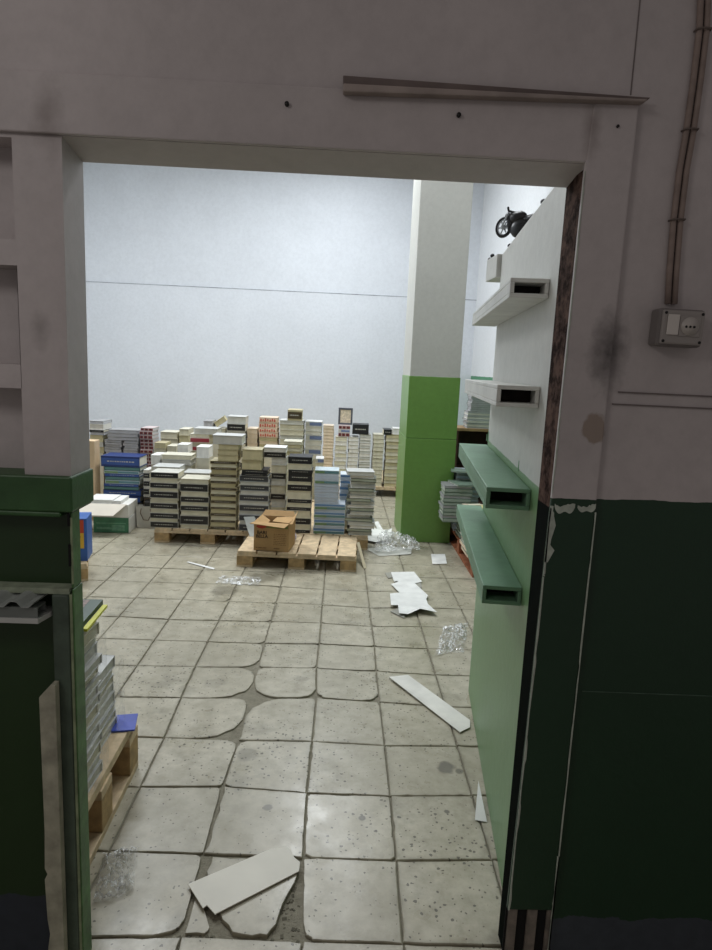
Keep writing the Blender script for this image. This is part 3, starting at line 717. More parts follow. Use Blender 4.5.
# carton with open flaps
cw, cdp, ch = .268, .25, .215
ct = empty('cardboard_carton', (-.700, 2.735, PH+.001), math.radians(-7), 'open brown cardboard carton with red and black print, standing on the small front pallet', 'box')
s = MB(); t = .004
s.box(-cw/2, cw/2, -cdp/2, -cdp/2+t, 0, ch); s.box(-cw/2, cw/2, cdp/2-t, cdp/2, 0, ch)
s.box(-cw/2, -cw/2+t, -cdp/2+t, cdp/2-t, 0, ch); s.box(cw/2-t, cw/2, -cdp/2+t, cdp/2-t, 0, ch); s.box(-cw/2+t, cw/2-t, -cdp/2+t, cdp/2-t, 0, t)
s.build('body', KR, ct, bev=.0012)
def flap(pts, n_): 
    f = MB(); f.prism(pts, n_); return f.build('flap', KR, ct)
flap([(-cw/2, -cdp/2, ch+.001), (cw/2, -cdp/2, ch+.001), (cw/2-.02, -cdp/2-.085, ch-.012), (-cw/2-.015, -cdp/2-.075, ch+.006)], (0, 0, .004))
flap([(cw/2, -cdp/2, ch+.001), (cw/2, cdp/2, ch+.001), (cw/2+.022, cdp/2-.02, ch+.058), (cw/2+.03, -cdp/2-.03, ch+.012)], (.003, 0, .003))
flap([(-cw/2, cdp/2, ch+.001), (-cw/2, -cdp/2, ch+.001), (-cw/2+.075, -cdp/2+.03, ch-.035), (-cw/2+.075, cdp/2-.03, ch-.035)], (0, 0, .004))
flap([(cw/2-.001, -cdp/2+.002, ch+.0065), (cw/2-.001, cdp/2-.03, ch+.0065), (cw/2-.135, cdp/2-.06, ch+.002), (cw/2-.135, -cdp/2+.03, ch+.0065)], (0, 0, .003))
flap([(-cw/2, cdp/2, ch+.001), (cw/2, cdp/2, ch+.001), (cw/2-.02, cdp/2+.03, ch+.035), (-cw/2+.02, cdp/2+.03, ch+.035)], (0, .003, .003))
ink = mat('carton_ink', (52, 38, 28), .7); redi = mat('carton_red', (168, 58, 40), .7)
lg = MB(); yy = -cdp/2-.0012
lg.prism([(-.118, yy, .185), (-.10, yy, .203), (-.075, yy, .195), (-.055, yy, .203), (-.036, yy, .187), (-.05, yy, .176), (-.07, yy, .17), (-.098, yy, .173)], (0, .001, 0))
lg.build('red_emblem', redi, ct)
text_mesh('BARI', .036, (-.072, yy, .128), (math.pi/2, 0, 0), ink, ct, 'black_print')
text_mesh('BELLA', .034, (-.072, yy, .099), (math.pi/2, 0, 0), ink, ct, 'black_print')
pr = MB(); rr = random.Random(8)
for k in range(7):
    x = .018
    while x < .112: 
        ww = rr.uniform(.006, .02); pr.box(x, min(.116, x+ww), yy, yy+.001, .05+k*.0135, .0545+k*.0135); x += ww+.005
for (a, c) in ((-.118, -.105), (-.098, -.07), (-.065, -.035), (.02, .066)): pr.box(a, c, yy, yy+.001, .018, .025)
pr.build('small_print', mat('carton_faint_ink', (128, 98, 62), .8), ct)
gs = MB(); gs.box(-.06, .125, yy+.0002, yy+.001, .178, .205); gs.build('green_stripe', mat('carton_green', (112, 120, 62), .8), ct)
# crumpled scrap beside the carton
def crumple(name, c, r, m, seed, sq=(1, 1, .6)):
    rr = random.Random(seed); s = MB(); s.ball((0, 0, 0), r*sq[0], r*sq[1], r*sq[2], seg=14, rings=9)
    s.v = [tuple(Vector(v)*rr.uniform(.72, 1.05)) for v in s.v]
    zm = min(v[2] for v in s.v); s.v = [(v[0], v[1], v[2]-zm) for v in s.v]; s.sm = [False]*len(s.sm)
    return s.build(name, m, loc=c)
q = atz(295, 541, PH)
tag(crumple('paper_scrap', (q.x-.005, q.y, PH+.001), .026, mat('lilac_scrap', (196, 190, 208), .6), 4, (.8, 1.5, 1.2)), 'small crumpled lilac-white scrap beside the right side of the carton', 'paper')
# pale board leaning behind the left end of the front pallet, thin slat leaning at its right end
def plank(name, a, b_, wid, th, m, label, cat):
    """flat board from a to b (centre line), width vector wid, thickness th"""
    a, b_, wid = Vector(a), Vector(b_), Vector(wid); s = MB(); nrm = (b_-a).cross(wid).normalized()*th
    s.prism([a-wid/2, a+wid/2, b_+wid/2, b_-wid/2], nrm)
    o = s.build(name, m, bev=.0008); return tag(o, label, cat)
plank('board_offcut', (-.885, 3.02, PH+.001), (-.955, 3.135, .262), (.085, .03, 0), .008, mat('grey_white_board', (188, 192, 188), .6), 'pale board offcut leaning on the front pallet, left of the carton', 'board')
plank('thin_slat', (.005, 2.66, .002), (-.05, 2.90, .142), (.02, .03, 0), .006, mat('pale_slat', (196, 184, 156), .7), 'thin pale slat leaning against the right end of the small front pallet', 'slat')
# framed picture standing up on the back stacks
zf = aty(345, 425.4, 5.6).z; qa, qb = aty(339, 417, 5.6), aty(354.6, 417, 5.6)
fx = (qa.x+qb.x)/2-.02; fw = .165
zt = max(TOPZ['small pair under the framed picture'], 0)
fo = empty('framed_picture', (aty(345.5, 417, 5.6).x, 5.64, zt+.0008), 0, 'dark-framed cream picture standing upright on the back book stacks', 'picture')
fw, fh = .17, aty(346, 408, 5.64).z-zt
s = MB(); e = .022
s.box(-fw/2, fw/2, 0, .018, 0, e); s.box(-fw/2, fw/2, 0, .018, fh-e, fh); s.box(-fw/2, -fw/2+e, 0, .018, e, fh-e); s.box(fw/2-e, fw/2, 0, .018, e, fh-e)
s.build('frame', mat('dark_grey_frame', (84, 86, 94), .5), fo, bev=.002)
s = MB(); s.box(-fw/2+e, fw/2-e, .006, .016, e, fh-e); s.build('picture_panel', mat('mottled_cream', (206, 192, 168), .6, .3, 40), fo)
# left: green crate carrying a white carton with a wide flap
gc = empty('green_crate', (-2.19, 3.43, 0), math.radians(3), 'green printed box on the floor under the white carton, behind the left jamb', 'box')
s = MB(); s.box(-.155, .145, 0, .30, 0.0, .135); s.build('body', mat('green_box', (66, 122, 90), .5, .25, 14), gc, bev=.003)
s = MB(); s.box(-.13, .0, -.0012, 0, .03, .05); s.box(-.13, .12, -.0012, 0, .08, .088); s.box(.0, .11, -.0012, 0, .02, .07); s.build('print', mat('green_box_print', (104, 150, 122), .5, .3, 30), gc)
s = MB(); s.box(.1455, .150, 0, .30, 0, .1345); s.build('white_side', mat('paper_white', (226, 226, 222), .6), gc)
wc = empty('white_carton', (-2.235, 3.42, .1362), math.radians(2), 'white carton with a wide pale flap hanging open, on the green box', 'box')
WHT = mat('carton_white', (220, 218, 212), .6, .05); FLP = mat('pale_flap', (206, 198, 184), .7, .05)
s = MB(); s.box(-.19, .19, .01, .30, 0, .115); s.build('body', WHT, wc, bev=.002)
s = MB(); s.prism([(-.24, .008, .117), (.175, .008, .117), (.10, -.13, .045), (-.24, -.13, .045)], (0, .002, .004)); s.build('flap', FLP, wc)
s = MB(); s.box(-.17, .05, .03, .28, .1155, .150); s.box(.055, .12, .03, .28, .1155, .145); s.build('paper_wad', mat('paper_white', (226, 226, 222)), wc)
# tan carton behind it
tc = empty('tan_carton', (-2.57, 3.86, PH+.001), 0, 'plain tan carton on the pallet behind the left jamb, beside the blue pile', 'box')
s = MB(); hz = aty(90, 441, 3.86).z-PH
s.box(-.13, .085, 0, .13, 0, hz); s.build('body', mat('tan_carton', (206, 180, 146), .75, .1), tc, bev=.004)
s = MB(); s.box(-.015, .015, -.001, 0, 0, hz); s.build('tape', mat('tan_tape', (186, 154, 112), .4), tc)
# colourful box on the left pallet
zb = PH+.001
q1_ = aty(86.5, 535, 2.2)
cb = empty('colourful_box', (q1_.x-.06, 2.2, zb), .20, 'red, yellow and blue printed box on the pallet at the left jamb', 'box')
xr_ = .06; h_ = aty(86, 519, 2.2).z-zb
s = MB(); s.box(-.2, xr_, 0, .2, 0, h_); s.build('body', mat('box_blue', (52, 96, 168), .45), cb, bev=.003)
s = MB(); s.box(-.198, xr_-.02, -.0012, 0, h_*.66, h_*.97, 0); s.box(-.198, xr_-.02, -.0012, 0, h_*.30, h_*.66, 1)
for k in range(3): s.prism([(-.17+k*.06, -.0018, h_*.36+.01*(k % 2)), (-.13+k*.06, -.0018, h_*.36), (-.10+k*.06, -.0018, h_*.58), (-.12+k*.06, -.0018, h_*.60)], (0, .0008, 0), 2)
s.build('printed_front', [mat('box_red', (190, 70, 40), .45), mat('box_yellow', (222, 178, 56), .45), mat('box_ink', (60, 40, 24), .5)], cb)
# white paper carrier bag with cord handles
bg = empty('paper_bag', (-1.95, 3.64, 0), math.radians(4), 'white paper carrier bag with brown cord handles, left of the front book rows', 'bag')
s = MB(); hb_ = .20
s.add([(-.085, 0, 0), (.085, 0, 0), (.085, .07, 0), (-.085, .07, 0), (-.09, -.003, hb_), (.088, .002, hb_), (.09, .072, hb_), (-.086, .075, hb_)], [(0, 1, 5, 4), (1, 2, 6, 5), (2, 3, 7, 6), (3, 0, 4, 7), (0, 3, 2, 1)], 0)
s.add([(x*.97, y*.97+.001, z) for x, y, z in s.v[:8]], [(4, 5, 1, 0), (5, 6, 2, 1), (6, 7, 3, 2), (7, 4, 0, 3)], 0)
s.build('body', mat('bag_paper', (212, 210, 202), .6, .08, 20), bg, recalc=False)
for yy_, dx in ((-.004, 0), (.068, .01)):
    s = MB(); s.tube([(-.045+dx, yy_, hb_-.02), (-.05+dx, yy_-.012, hb_-.06), (-.02+dx, yy_-.02, hb_-.12), (.02+dx, yy_-.018, hb_-.125), (.045+dx, yy_-.012, hb_-.07), (.035+dx, yy_, hb_-.02)] if yy_ < 0 else [(-.04, yy_, hb_-.01), (-.03, yy_, hb_+.05), (.01, yy_, hb_+.065), (.04, yy_, hb_+.04), (.04, yy_, hb_-.01)], .0035, 8)
    s.build('cord_handle', mat('brown_cord', (92, 72, 48), .8), bg)
s = MB(); s.box(-.02, .06, .012, .055, hb_-.10, hb_+.035); s.build('contents', mat('bag_dark', (50, 48, 46), .7, .3, 30), bg)
# open book / magazine resting on the pile right of the pillar
mz = place_book('greenbk', .845, 3.31, .5757, .20, .25, .014, math.radians(12), 'thin green magazine poking out on top of the overhanging grey-green pile', G5)
zrr = zr2
place_book('greenbk', .90, 3.42, zr2+.001, .30, .17, .014, math.radians(-8), 'green magazine sticking out past the pillar, on the pale pile', G5)
tag(plank('yellow_leaflet', (.79, 2.73, zr3+.002), (.96, 2.79, zr3+.0022), (-.03, .10, 0), .003, mat('leaflet_yellow', (226, 212, 140), .6), 'pale yellow leaflet lying on the pile behind the lower green shelf', 'leaflet'), group='leaflets')
tag(plank('white_leaflet', (.80, 2.84, zr3+.002), (.91, 2.875, zr3+.0022), (-.02, .05, 0), .003, mat('leaflet_cream', (222, 216, 190), .6), 'cream leaflet beside the yellow one behind the lower green shelf', 'leaflet'), group='leaflets')
# bright books crowning the wrapped stacks
place_book('kraft', XN-.10, -.305, zt2+.001, .20, .22, .008, .1, 'slim yellow-edged book under the green one on the wrapped stack', G6)
GY = empty('green_cover_book', (XN-.075, -.29, zt2+.0095), math.radians(3), 'dark green book with a mottled picture on the wrapped stack by the left jamb', 'book', G6)
s = MB(); s.box(-.10, .082, -.12, .12, 0, .018); s.build('cover', mat('bottle_green_cover', (30, 66, 44), .4), GY, bev=.002)
s = MB(); s.box(-.08, .045, -.11, .11, .018, .0187); s.build('cover_picture', mat('mottled_cover_print', (120, 92, 82), .4, .7, 60), GY)
YL = MB(); YL.box(0, .014, -.09, .10, 0, .008)
tag(YL.build('yellow_booklet', mat('lemon_yellow', (214, 214, 50), .45), loc=(XN+.012, -.285, zt2+.0095), rz=math.radians(3)), 'bright yellow booklet beside the green book on the wrapped stack', 'booklet')
BL = MB(); BL.box(-.05, .03, -.06, .05, 0, .006)
tag(BL.build('blue_leaflet', mat('royal_blue', (40, 66, 170), .45), loc=(-.965, .075, .2035), rz=.2), 'small royal blue leaflet on the far corner of the left jamb pallet', 'leaflet')
# clear film
def film(name, clear=.06, crease_glint=.7, scale=22.):
    m = bpy.data.materials.new(name); n, l, b = nodes(m); out = n['Material Output']; p = coords(n, l)
    b.inputs['Base Color'].default_value = (.88, .89, .88, 1); b.inputs['Roughness'].default_value = .12; b.inputs['Specular IOR Level'].default_value = .9
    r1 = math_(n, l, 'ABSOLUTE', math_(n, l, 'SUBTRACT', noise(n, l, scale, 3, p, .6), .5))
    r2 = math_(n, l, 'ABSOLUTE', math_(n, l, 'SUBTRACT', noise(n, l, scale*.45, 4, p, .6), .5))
    streaks = math_(n, l, 'MAXIMUM', ramp(n, l, r1, [(0., 1.), (.055, 0.)]), ramp(n, l, r2, [(0., 1.), (.028, 0.)]))  # white streaks painted along noise creases, standing in for highlights
    streaks = math_(n, l, 'MULTIPLY', streaks, ramp(n, l, noise(n, l, scale*.6, 2, p), [(.36, 0.), (.56, 1.)]))
    f = math_(n, l, 'ADD', math_(n, l, 'MULTIPLY', streaks, crease_glint), clear, True)
    tr = n.new('ShaderNodeBsdfTransparent'); gl = n.new('ShaderNodeBsdfGlossy'); gl.inputs['Roughness'].default_value = .08
    m1 = n.new('ShaderNodeMixShader'); fr_ = n.new('ShaderNodeFresnel'); fr_.inputs['IOR'].default_value = 1.5
    l.new(math_(n, l, 'MULTIPLY', fr_.outputs[0], .15, True), m1.inputs[0]); l.new(tr.outputs[0], m1.inputs[1]); l.new(gl.outputs[0], m1.inputs[2])
    mx = n.new('ShaderNodeMixShader'); l.new(f, mx.inputs[0])
    l.new(m1.outputs[0], mx.inputs[1]); l.new(b.outputs[0], mx.inputs[2]); l.new(mx.outputs[0], out.inputs['Surface']); return m
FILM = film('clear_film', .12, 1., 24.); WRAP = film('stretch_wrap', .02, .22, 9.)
def sheet(name, pts, z, amp, nu, nv, m, seed, label, cat, group=None, sharp=3.):
    """crumpled sheet over the quad pts (floor points), lifted by folded noise"""
    from mathutils import noise as mn
    a, b_, c, d_ = [Vector((p.x, p.y, 0)) for p in pts]; s = MB(); vs = []
    for j in range(nv+1):
        for i in range(nu+1):
            u, v = i/nu, j/nv
            e = 1 + .06*math.sin(9*u+seed)+.05*math.sin(13*v+seed*2)
            p = a.lerp(b_, u).lerp(d_.lerp(c, u), v); ce = (a+b_+c+d_)/4; p = ce+(p-ce)*e
            k = Vector((p.x*16+seed, p.y*16, 0))
            h = abs(mn.noise(k))+.7*abs(mn.noise(k*2.3))+.6*abs(mn.noise(k*5))
            ed = min(1, 5*min(u, 1-u, v, 1-v)+.15)
            vs.append((p.x+.01*mn.noise(k*1.7+Vector((9, 0, 0))), p.y+.01*mn.noise(k*1.7+Vector((0, 9, 0))), z+h*amp*ed))
    s.add(vs, [(j*(nu+1)+i, j*(nu+1)+i+1, (j+1)*(nu+1)+i+1, (j+1)*(nu+1)+i) for j in range(nv) for i in range(nu)], 0, False)
    o = s.build(name, m, recalc=False); return tag(o, label, cat, group)
PF = 'crumpled clear films on the floor'
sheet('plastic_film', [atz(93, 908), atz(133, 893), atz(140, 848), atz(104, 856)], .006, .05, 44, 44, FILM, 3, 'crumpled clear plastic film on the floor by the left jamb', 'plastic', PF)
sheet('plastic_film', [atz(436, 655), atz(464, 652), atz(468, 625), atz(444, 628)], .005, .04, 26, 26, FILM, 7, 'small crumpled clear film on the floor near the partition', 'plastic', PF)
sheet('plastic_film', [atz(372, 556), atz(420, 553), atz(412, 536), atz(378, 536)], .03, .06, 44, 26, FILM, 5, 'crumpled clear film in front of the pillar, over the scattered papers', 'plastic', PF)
sheet('plastic_film', [atz(216, 584), atz(260, 587), atz(262, 578), atz(222, 576)], .006, .012, 26, 12, FILM, 9, 'flat clear film on the darkened floor before the small front pallet', 'plastic', PF)
# stretch wrap around the stacks at the left jamb
def shell(name, x0, x1, y0, y1, z0, z1, seed, label):
    from mathutils import noise as mn
    s = MB(); vs = []; ring = []
    N = 60; H = 26
    per = [(x0, y0), (x1, y0), (x1, y1), (x0, y1)]
    for j in range(H+1):
        for k in range(N):
            t = k/N*4; e = int(t); f = t-e; ax, ay = per[e]; bx, by = per[(e+1) % 4]
            x, y = ax+(bx-ax)*f, ay+(by-ay)*f; z = z0+(z1-z0)*j/H
            p = Vector((x*14+seed, y*14, z*22+x*8+y*8)); h = .006*abs(mn.noise(p))+.003*abs(mn.noise(p*2.6))
            cx, cy = (x0+x1)/2, (y0+y1)/2; dv = Vector((x-cx, y-cy)).normalized()*h
            vs.append((x+dv.x, y+dv.y, z))
    fs = [(j*N+k, j*N+(k+1) % N, (j+1)*N+(k+1) % N, (j+1)*N+k) for j in range(H) for k in range(N)]
    s.add(vs, fs, 0, False); return tag(s.build(name, WRAP, recalc=False), label, 'plastic', 'stretch wraps on the left jamb stacks')
shell('stretch_wrap', -1.236, -.979, -.176, .082, .206, .462, 1, 'clear stretch wrap around the lower, farther stack by the left jamb')
shell('stretch_wrap', XN-.232, XN+.016, -.447, -.190, .206, zt2-.02, 6, 'clear stretch wrap around the taller, nearer stack by the left jamb')

# ================================================================ PAPERS AND CARD ON THE FLOOR
PW = mat('paper_white', (226, 226, 222), .6, .05); CARD = mat('grey_card', (224, 220, 208), .7, .06, 6); CARDD = mat('card_underside', (120, 116, 104), .8)
PGR = 'papers scattered on the floor'
def floor_sheet(name, px, label, cat, m, z=.004, th=.0012, lift=None, group=PGR, curl=0):
    s = MB(); pts = [atz(u, v, z) for u, v in px]; c = sum(pts, Vector())/len(pts)
    n_ = len(pts)
    # finely subdivided outline with a gentle curl of the sheet
    top = []
    for k in range(n_):
        a, b_ = pts[k], pts[(k+1) % n_]
        for q in range(6): top.append(a.lerp(b_, q/6))
    R = max((p-c).length for p in top)
    L = lift or [0]*n_
    def hz(k):
        i = k//6; f = (k % 6)/6; return L[i]*(1-f)+L[(i+1) % n_]*f
    ring = [Vector((p.x, p.y, z+hz(k))) for k, p in enumerate(top)]
    mid = [c.lerp(p, .5) for p in ring]; mid = [Vector((p.x, p.y, z+(p.z-z)*.35)) for p in mid]
    N = len(ring); vs = ring+mid+[Vector((c.x, c.y, z))]
    fs = [(k, (k+1) % N, N+(k+1) % N, N+k) for k in range(N)]+[(N+k, N+(k+1) % N, 2*N) for k in range(N)]
    lo = [v-Vector((0, 0, th)) for v in vs]; M_ = len(vs)
    s.add(vs+lo, fs+[tuple(M_+i for i in reversed(f)) for f in fs]+[(k, M_+k, M_+(k+1) % N, (k+1) % N) for k in range(N)], 0, False)
    return tag(s.build(name, m), label, cat, group)
cpz = [atz(u, v, .012) for u, v in [(188, 884), (270, 849), (288, 846), (292, 852), (294, 857), (300, 862), (299, 871), (215, 914), (207, 905), (203, 908)]]
tag(MB().prism([Vector((p.x, p.y, .009)) for p in cpz], (0, 0, .003)).build('cardboard_piece', CARD), 'large grey cardboard piece with a notched end, on the broken tile in front', 'cardboard', 'cardboard pieces')
floor_sheet('cardboard_strip', [(389, 677.5), (408, 675.5), (470, 720), (470, 727), (460, 732)], 'long white cardboard strip lying aslant on the floor beside the partition', 'cardboard', mat('white_card', (222, 220, 212), .6), z=.010, th=.003, group='cardboard pieces', lift=[.004, .004, 0, 0, 0])
floor_sheet('paper_sheet', [(391, 572), (414, 572), (422, 582), (404, 586), (397, 581), (394, 582)], 'white paper at the top of the overlapping cluster mid-floor', 'paper', PW, z=.008, lift=[.0, .003, .004, 0, .0, .003])
floor_sheet('paper_sheet', [(391, 584), (404, 580), (414, 583), (428, 596), (424, 603), (402, 594), (399, 592)], 'creased white paper in the middle of the overlapping cluster mid-floor', 'paper', PW, z=.0145, lift=[0, 0, .004, .005, 0, 0, 0])
floor_sheet('paper_sheet', [(390, 594), (404, 592), (424, 592), (428, 604), (437, 613), (420, 611), (408, 614), (399, 613), (398, 605), (391, 605)], 'largest white paper, unfolded, nearest in the cluster mid-floor', 'paper', PW, z=.0215, lift=[.004, 0, .0, 0, .006, .016, 0, 0, 0, 0])
floor_sheet('card_offcut', [(390, 611), (398, 608), (406, 615), (404, 618)], 'small grey card offcut under the near edge of the paper cluster', 'card', mat('dull_card', (150, 148, 138), .8), z=.005)
floor_sheet('card_offcut', [(385, 573), (391, 572), (395, 577), (388, 578)], 'small grey card offcut at the far left of the paper cluster', 'card', MATS['dull_card'], z=.006)
floor_sheet('card_offcut', [(415, 584), (421, 582), (422, 588), (416, 587)], 'small grey card offcut at the right of the paper cluster', 'card', MATS['dull_card'], z=.006)
floor_sheet('paper_sheet', [(431, 554), (445, 554), (447, 563.5), (432.5, 564)], 'single white sheet lying alone on the floor right of the pillar front', 'paper', PW, z=.005)
floor_sheet('paper_sheet', [(365, 533), (374, 530), (392, 533), (390, 540), (376, 542), (366, 540)], 'white paper near the right end of the front stacks, topmost of that heap', 'paper', PW, z=.024, lift=[.0, .02, 0, .01, 0, 0])
floor_sheet('paper_sheet', [(374, 524), (378, 524), (384, 531), (392, 530), (391, 535), (380, 535)], 'folded white paper farthest back in the heap left of the pillar', 'paper', PW, z=.013, lift=[.02, .03, 0, .02, 0, 0])
floor_sheet('paper_sheet', [(366, 549), (384, 546), (412, 549), (411, 554), (379, 556)], 'wide grey-white sheet at the front of the heap left of the pillar', 'paper', mat('paper_greyish', (206, 206, 198), .6), z=.006, lift=[0, .006, .006, 0, 0])
floor_sheet('red_scrap', [(367, 529), (372, 527.5), (374, 530), (369, 531)], 'tiny red scrap among papers beside the front stacks', 'paper', mat('red_scrap', (200, 84, 60), .6), z=.006)
floor_sheet('paper_strip', [(186.5, 562), (189, 561.5), (215, 568), (213.5, 569.5)], 'narrow white paper strip on the floor before the front books', 'paper', PW, z=.005)
# white corner of card standing against the foot of the partition
a = PT(-.012, -.13, .004); pp = [PT(-.006, -.19, .004), PT(-.03, -.10, .004), PT(-.006, .0, .11)]
s = MB(); q = [atz(475, 820, .004), atz(487, 822, .004), aty(478.5, 781, atz(480, 815).y+.12)]
s.prism(q, (0, .002, .001)); tag(s.build('card_scrap', PW), 'white pointed card scrap propped at the foot of the green partition', 'card')
# grit in the broken corner of the floor
gr = MB(); rr = random.Random(2)
for k in range(150):
    u, v = (rr.uniform(178, 214), rr.uniform(934, 950)) if k % 2 else (rr.uniform(270, 300), rr.uniform(880, 948))
    q = atz(u, v); r_ = rr.uniform(.002, .007); T = Matrix.Translation((q.x, q.y, -.009)) @ Matrix.Rotation(rr.uniform(0, 3), 4, 'Z') @ Matrix.Rotation(rr.uniform(-.5, .5), 4, 'X')
    gr.box(-r_, r_, -r_*.7, r_*.7, -r_*.5, r_*.5, 0, T)
tag(gr.build('cement_grit', mat('cement_grit', (96, 92, 78), .95, .4, 40)), 'loose dark grit in the broken floor beside the shattered tile', 'grit', None, 'stuff')

# ================================================================ ON THE DOORWAY WALL
# wooden moulding over the lintel
ya = WF-.0115
a, b_ = aty(343, 96, ya), aty(640, 106, ya); a2, b2 = aty(343, 77, ya), aty(649, 99, ya)
mo = empty('moulding_strip', a, 0, 'long worn wooden moulding strip fixed slantwise above the doorway', 'moulding')
L = [v-a for v in (a, b_, b2, a2)]
s = MB(); lo = .34
mid_l, mid_r = L[3].lerp(L[0], .55), L[2].lerp(L[1], .6)
s.prism([L[0], L[1], mid_r, mid_l], (0, -.022, 0)); s.build('lower_lip', mat('moulding_light', (150, 138, 132), .6, .2, 14), mo, bev=.003)
s = MB(); s.prism([mid_l, mid_r, L[2], L[3]], (0, -.009, 0)); s.build('upper_board', mat('moulding_dark', (104, 92, 88), .6, .2, 14), mo, bev=.002)
# nail holes / screws
for (u, v, lab) in ((287, 104.5, 'black screw head in the lintel casing, left of the moulding strip'), (458.5, 115.5, 'black screw head in the lintel casing below the moulding strip'), (617, 127, 'small black screw head at the upper right corner of the casing')):
    q = aty(u, v, ya); s = MB(); s.disc((0, -.003, 0), (0, 1, 0), .0045 if u < 600 else .003, .006, 14)
    tag(s.build('screw', mat('screw_black', (20, 18, 18), .5), loc=q), lab, 'screw', 'screw heads in the casing')
# socket box with switch and outlet
qs = aty(671, 329, WF); sw, sh_, sd = .090, .070, .042
so = empty('socket_box', (qs.x, WF, qs.z), 0, 'grey surface socket box with a switch and a three-pin outlet, on the right wall', 'socket')
so.rotation_euler.y = math.radians(.5)
GP = mat('grey_plastic', (150, 144, 140), .45, .05); GPD = mat('grey_plastic_dark', (120, 114, 112), .5, .05); WP = mat('white_plastic', (206, 200, 194), .4, .04); BK = mat('socket_black', (14, 12, 12), .6)
s = MB(); s.box(-sw/2-.004, sw/2+.004, -sd, 0, -sh_/2-.004, sh_/2+.004); s.build('back_box', GPD, so, bev=.006)
s = MB(); s.box(-sw/2, sw/2, -sd-.008, -sd-.0005, -sh_/2, sh_/2); s.build('cover_plate', GP, so, bev=.004)
s = MB(); s.box(-.035, -.010, -sd-.0115, -sd-.0085, -.016, .026); s.build('switch_rocker', WP, so, bev=.002)
s = MB(); s.box(-.0085, .036, -sd-.0100, -sd-.0085, -.018, .024); s.build('outlet_plate', GP, so, bev=.001)
s = MB(); s.disc((.0135, -sd-.0103, .003), (0, 1, 0), .019, .0025, 28); s.build('outlet_face', mat('outlet_face', (176, 170, 164), .4), so)
for k in (-1, 0, 1):
    s = MB(); s.disc((.0135+k*.0085, -sd-.0119, .002), (0, 1, 0), .0026, .001, 12); s.build('pin_hole', BK, so)
for x in (-1, 1):
    for z in (-1, 1):
        s = MB(); s.disc((x*(sw/2-.006), -sd-.0085, z*(sh_/2-.006)), (0, 1, 0), .003, .0015, 12); s.build('screw', BK, so)
# pair of cables coming down to the socket
cp = [aty(712, -120, WF-.007)+Vector((.05, 0, ZC-.02-aty(712, -120, WF-.007).z))]+[aty(u, v, WF-.007) for u, v in ((706, -40), (703, 30), (697, 80), (690, 130), (683, 170), (677, 220), (673, 270), (671, 304))]
ca = empty('cable_run', cp[-1], 0, 'pair of painted cables running down the right wall to the socket box', 'cable')
for dx in (-.0075, .0075):
    s = MB(); s.tube([p-cp[-1]+Vector((dx, 0, 0)) for p in cp], .0062, 10); s.build('cable', mat('painted_cable', (138, 122, 114), .6, .2, 30), ca)
for p in (cp[2], cp[4], cp[6]):
    r_ = p-cp[-1]; s = MB(); s.tube([r_+Vector((-.016, .004, -.002)), r_+Vector((-.013, -.0085, -.001)), r_+Vector((0, -.010, 0)), r_+Vector((.013, -.0085, 0)), r_+Vector((.016, .004, .001))], .002, 8); s.build('clip', mat('clip_grey', (100, 88, 82), .5), ca)
for (u, v) in ((692, 318),):
    pass
# ledge board with metal offcuts at lower left
z_l = zz(20, 612)
lb = MB(); q = [atz(-60, 600, z_l), atz(53, 596, z_l), atz(37, 624.5, z_l), atz(-60, 622, z_l)]
x_r = xx(56, 760)-.004
z_l = .938; x_r = -.877; YF = WF-.05
ledge = [(-1.75, WL-.0125, z_l-.012), (x_r, WL-.0125, z_l-.012), (x_r, WF, z_l-.012), (x_r-.010, YF, z_l-.012), (-1.75, YF, z_l-.012)]
lb.prism(ledge, (0, 0, .012))
tag(lb.build('ledge_board', mat('dull_white_board', (190, 192, 188), .6, .1), bev=.001), 'pale board ledge below the dark green panel left of the doorway, carrying metal offcuts', 'ledge')
tb = empty('metal_tube', (-1.35, YF+.024, z_l+.0006), 0, 'dark rectangular metal tube lying on the pale ledge left of the doorway', 'tube')
s = MB(); e = .003; x0, x1, y0, y1, h_ = -.4, x_r-.012+1.35, -.02, .02, .024
s.box(x0, x1, y0, y1, 0, e); s.box(x0, x1, y0, y1, h_-e, h_); s.box(x0, x1, y0, y0+e, e, h_-e); s.box(x0, x1, y1-e, y1, e, h_-e)
s.build('shell', mat('dull_steel', (120, 126, 122), .4, .15, 12, metal=.2), tb)
s = MB(); s.box(x0, x1-.03, y0+e+.0005, y1-e-.0005, e+.0005, h_-e-.0005); s.build('hollow_shade', MATS['void_black'], tb)  # black block inside the tube, standing in for the shade within
# corrugated sheet on top
cs = MB(); z0 = z_l+.026; nx = 180; xa, xb = -1.75, x_r+.001; va = []; 
for yy_ in (YF-.004, WL-.014):
    for i in range(nx+1):
        x = xa+(xb-xa)*i/nx - (0 if yy_ > WF else .02)
        va.append((x, yy_, z0+.008+.0065*math.copysign(min(1, 1.6*abs(math.sin(i*.56))), math.sin(i*.56)) + (.012 if yy_ > WF else 0)))
nv = len(va); va += [(x, y, z-.0012) for x, y, z in va]; M_ = nx+1
fs = [(i, i+1, M_+i+1, M_+i) for i in range(nx)] + [(nv+i+1, nv+i, nv+M_+i, nv+M_+i+1) for i in range(nx)] + [(i, nv+i, nv+i+1, i+1) for i in range(nx)] + [(M_+i+1, nv+M_+i+1, nv+M_+i, M_+i) for i in range(nx)]
cs.add(va, fs); tag(cs.build('corrugated_sheet', mat('galvanised_sheet', (172, 178, 174), .4, .15, 10, metal=.2)), 'corrugated galvanised sheet lying on the metal tube left of the doorway', 'metal sheet')
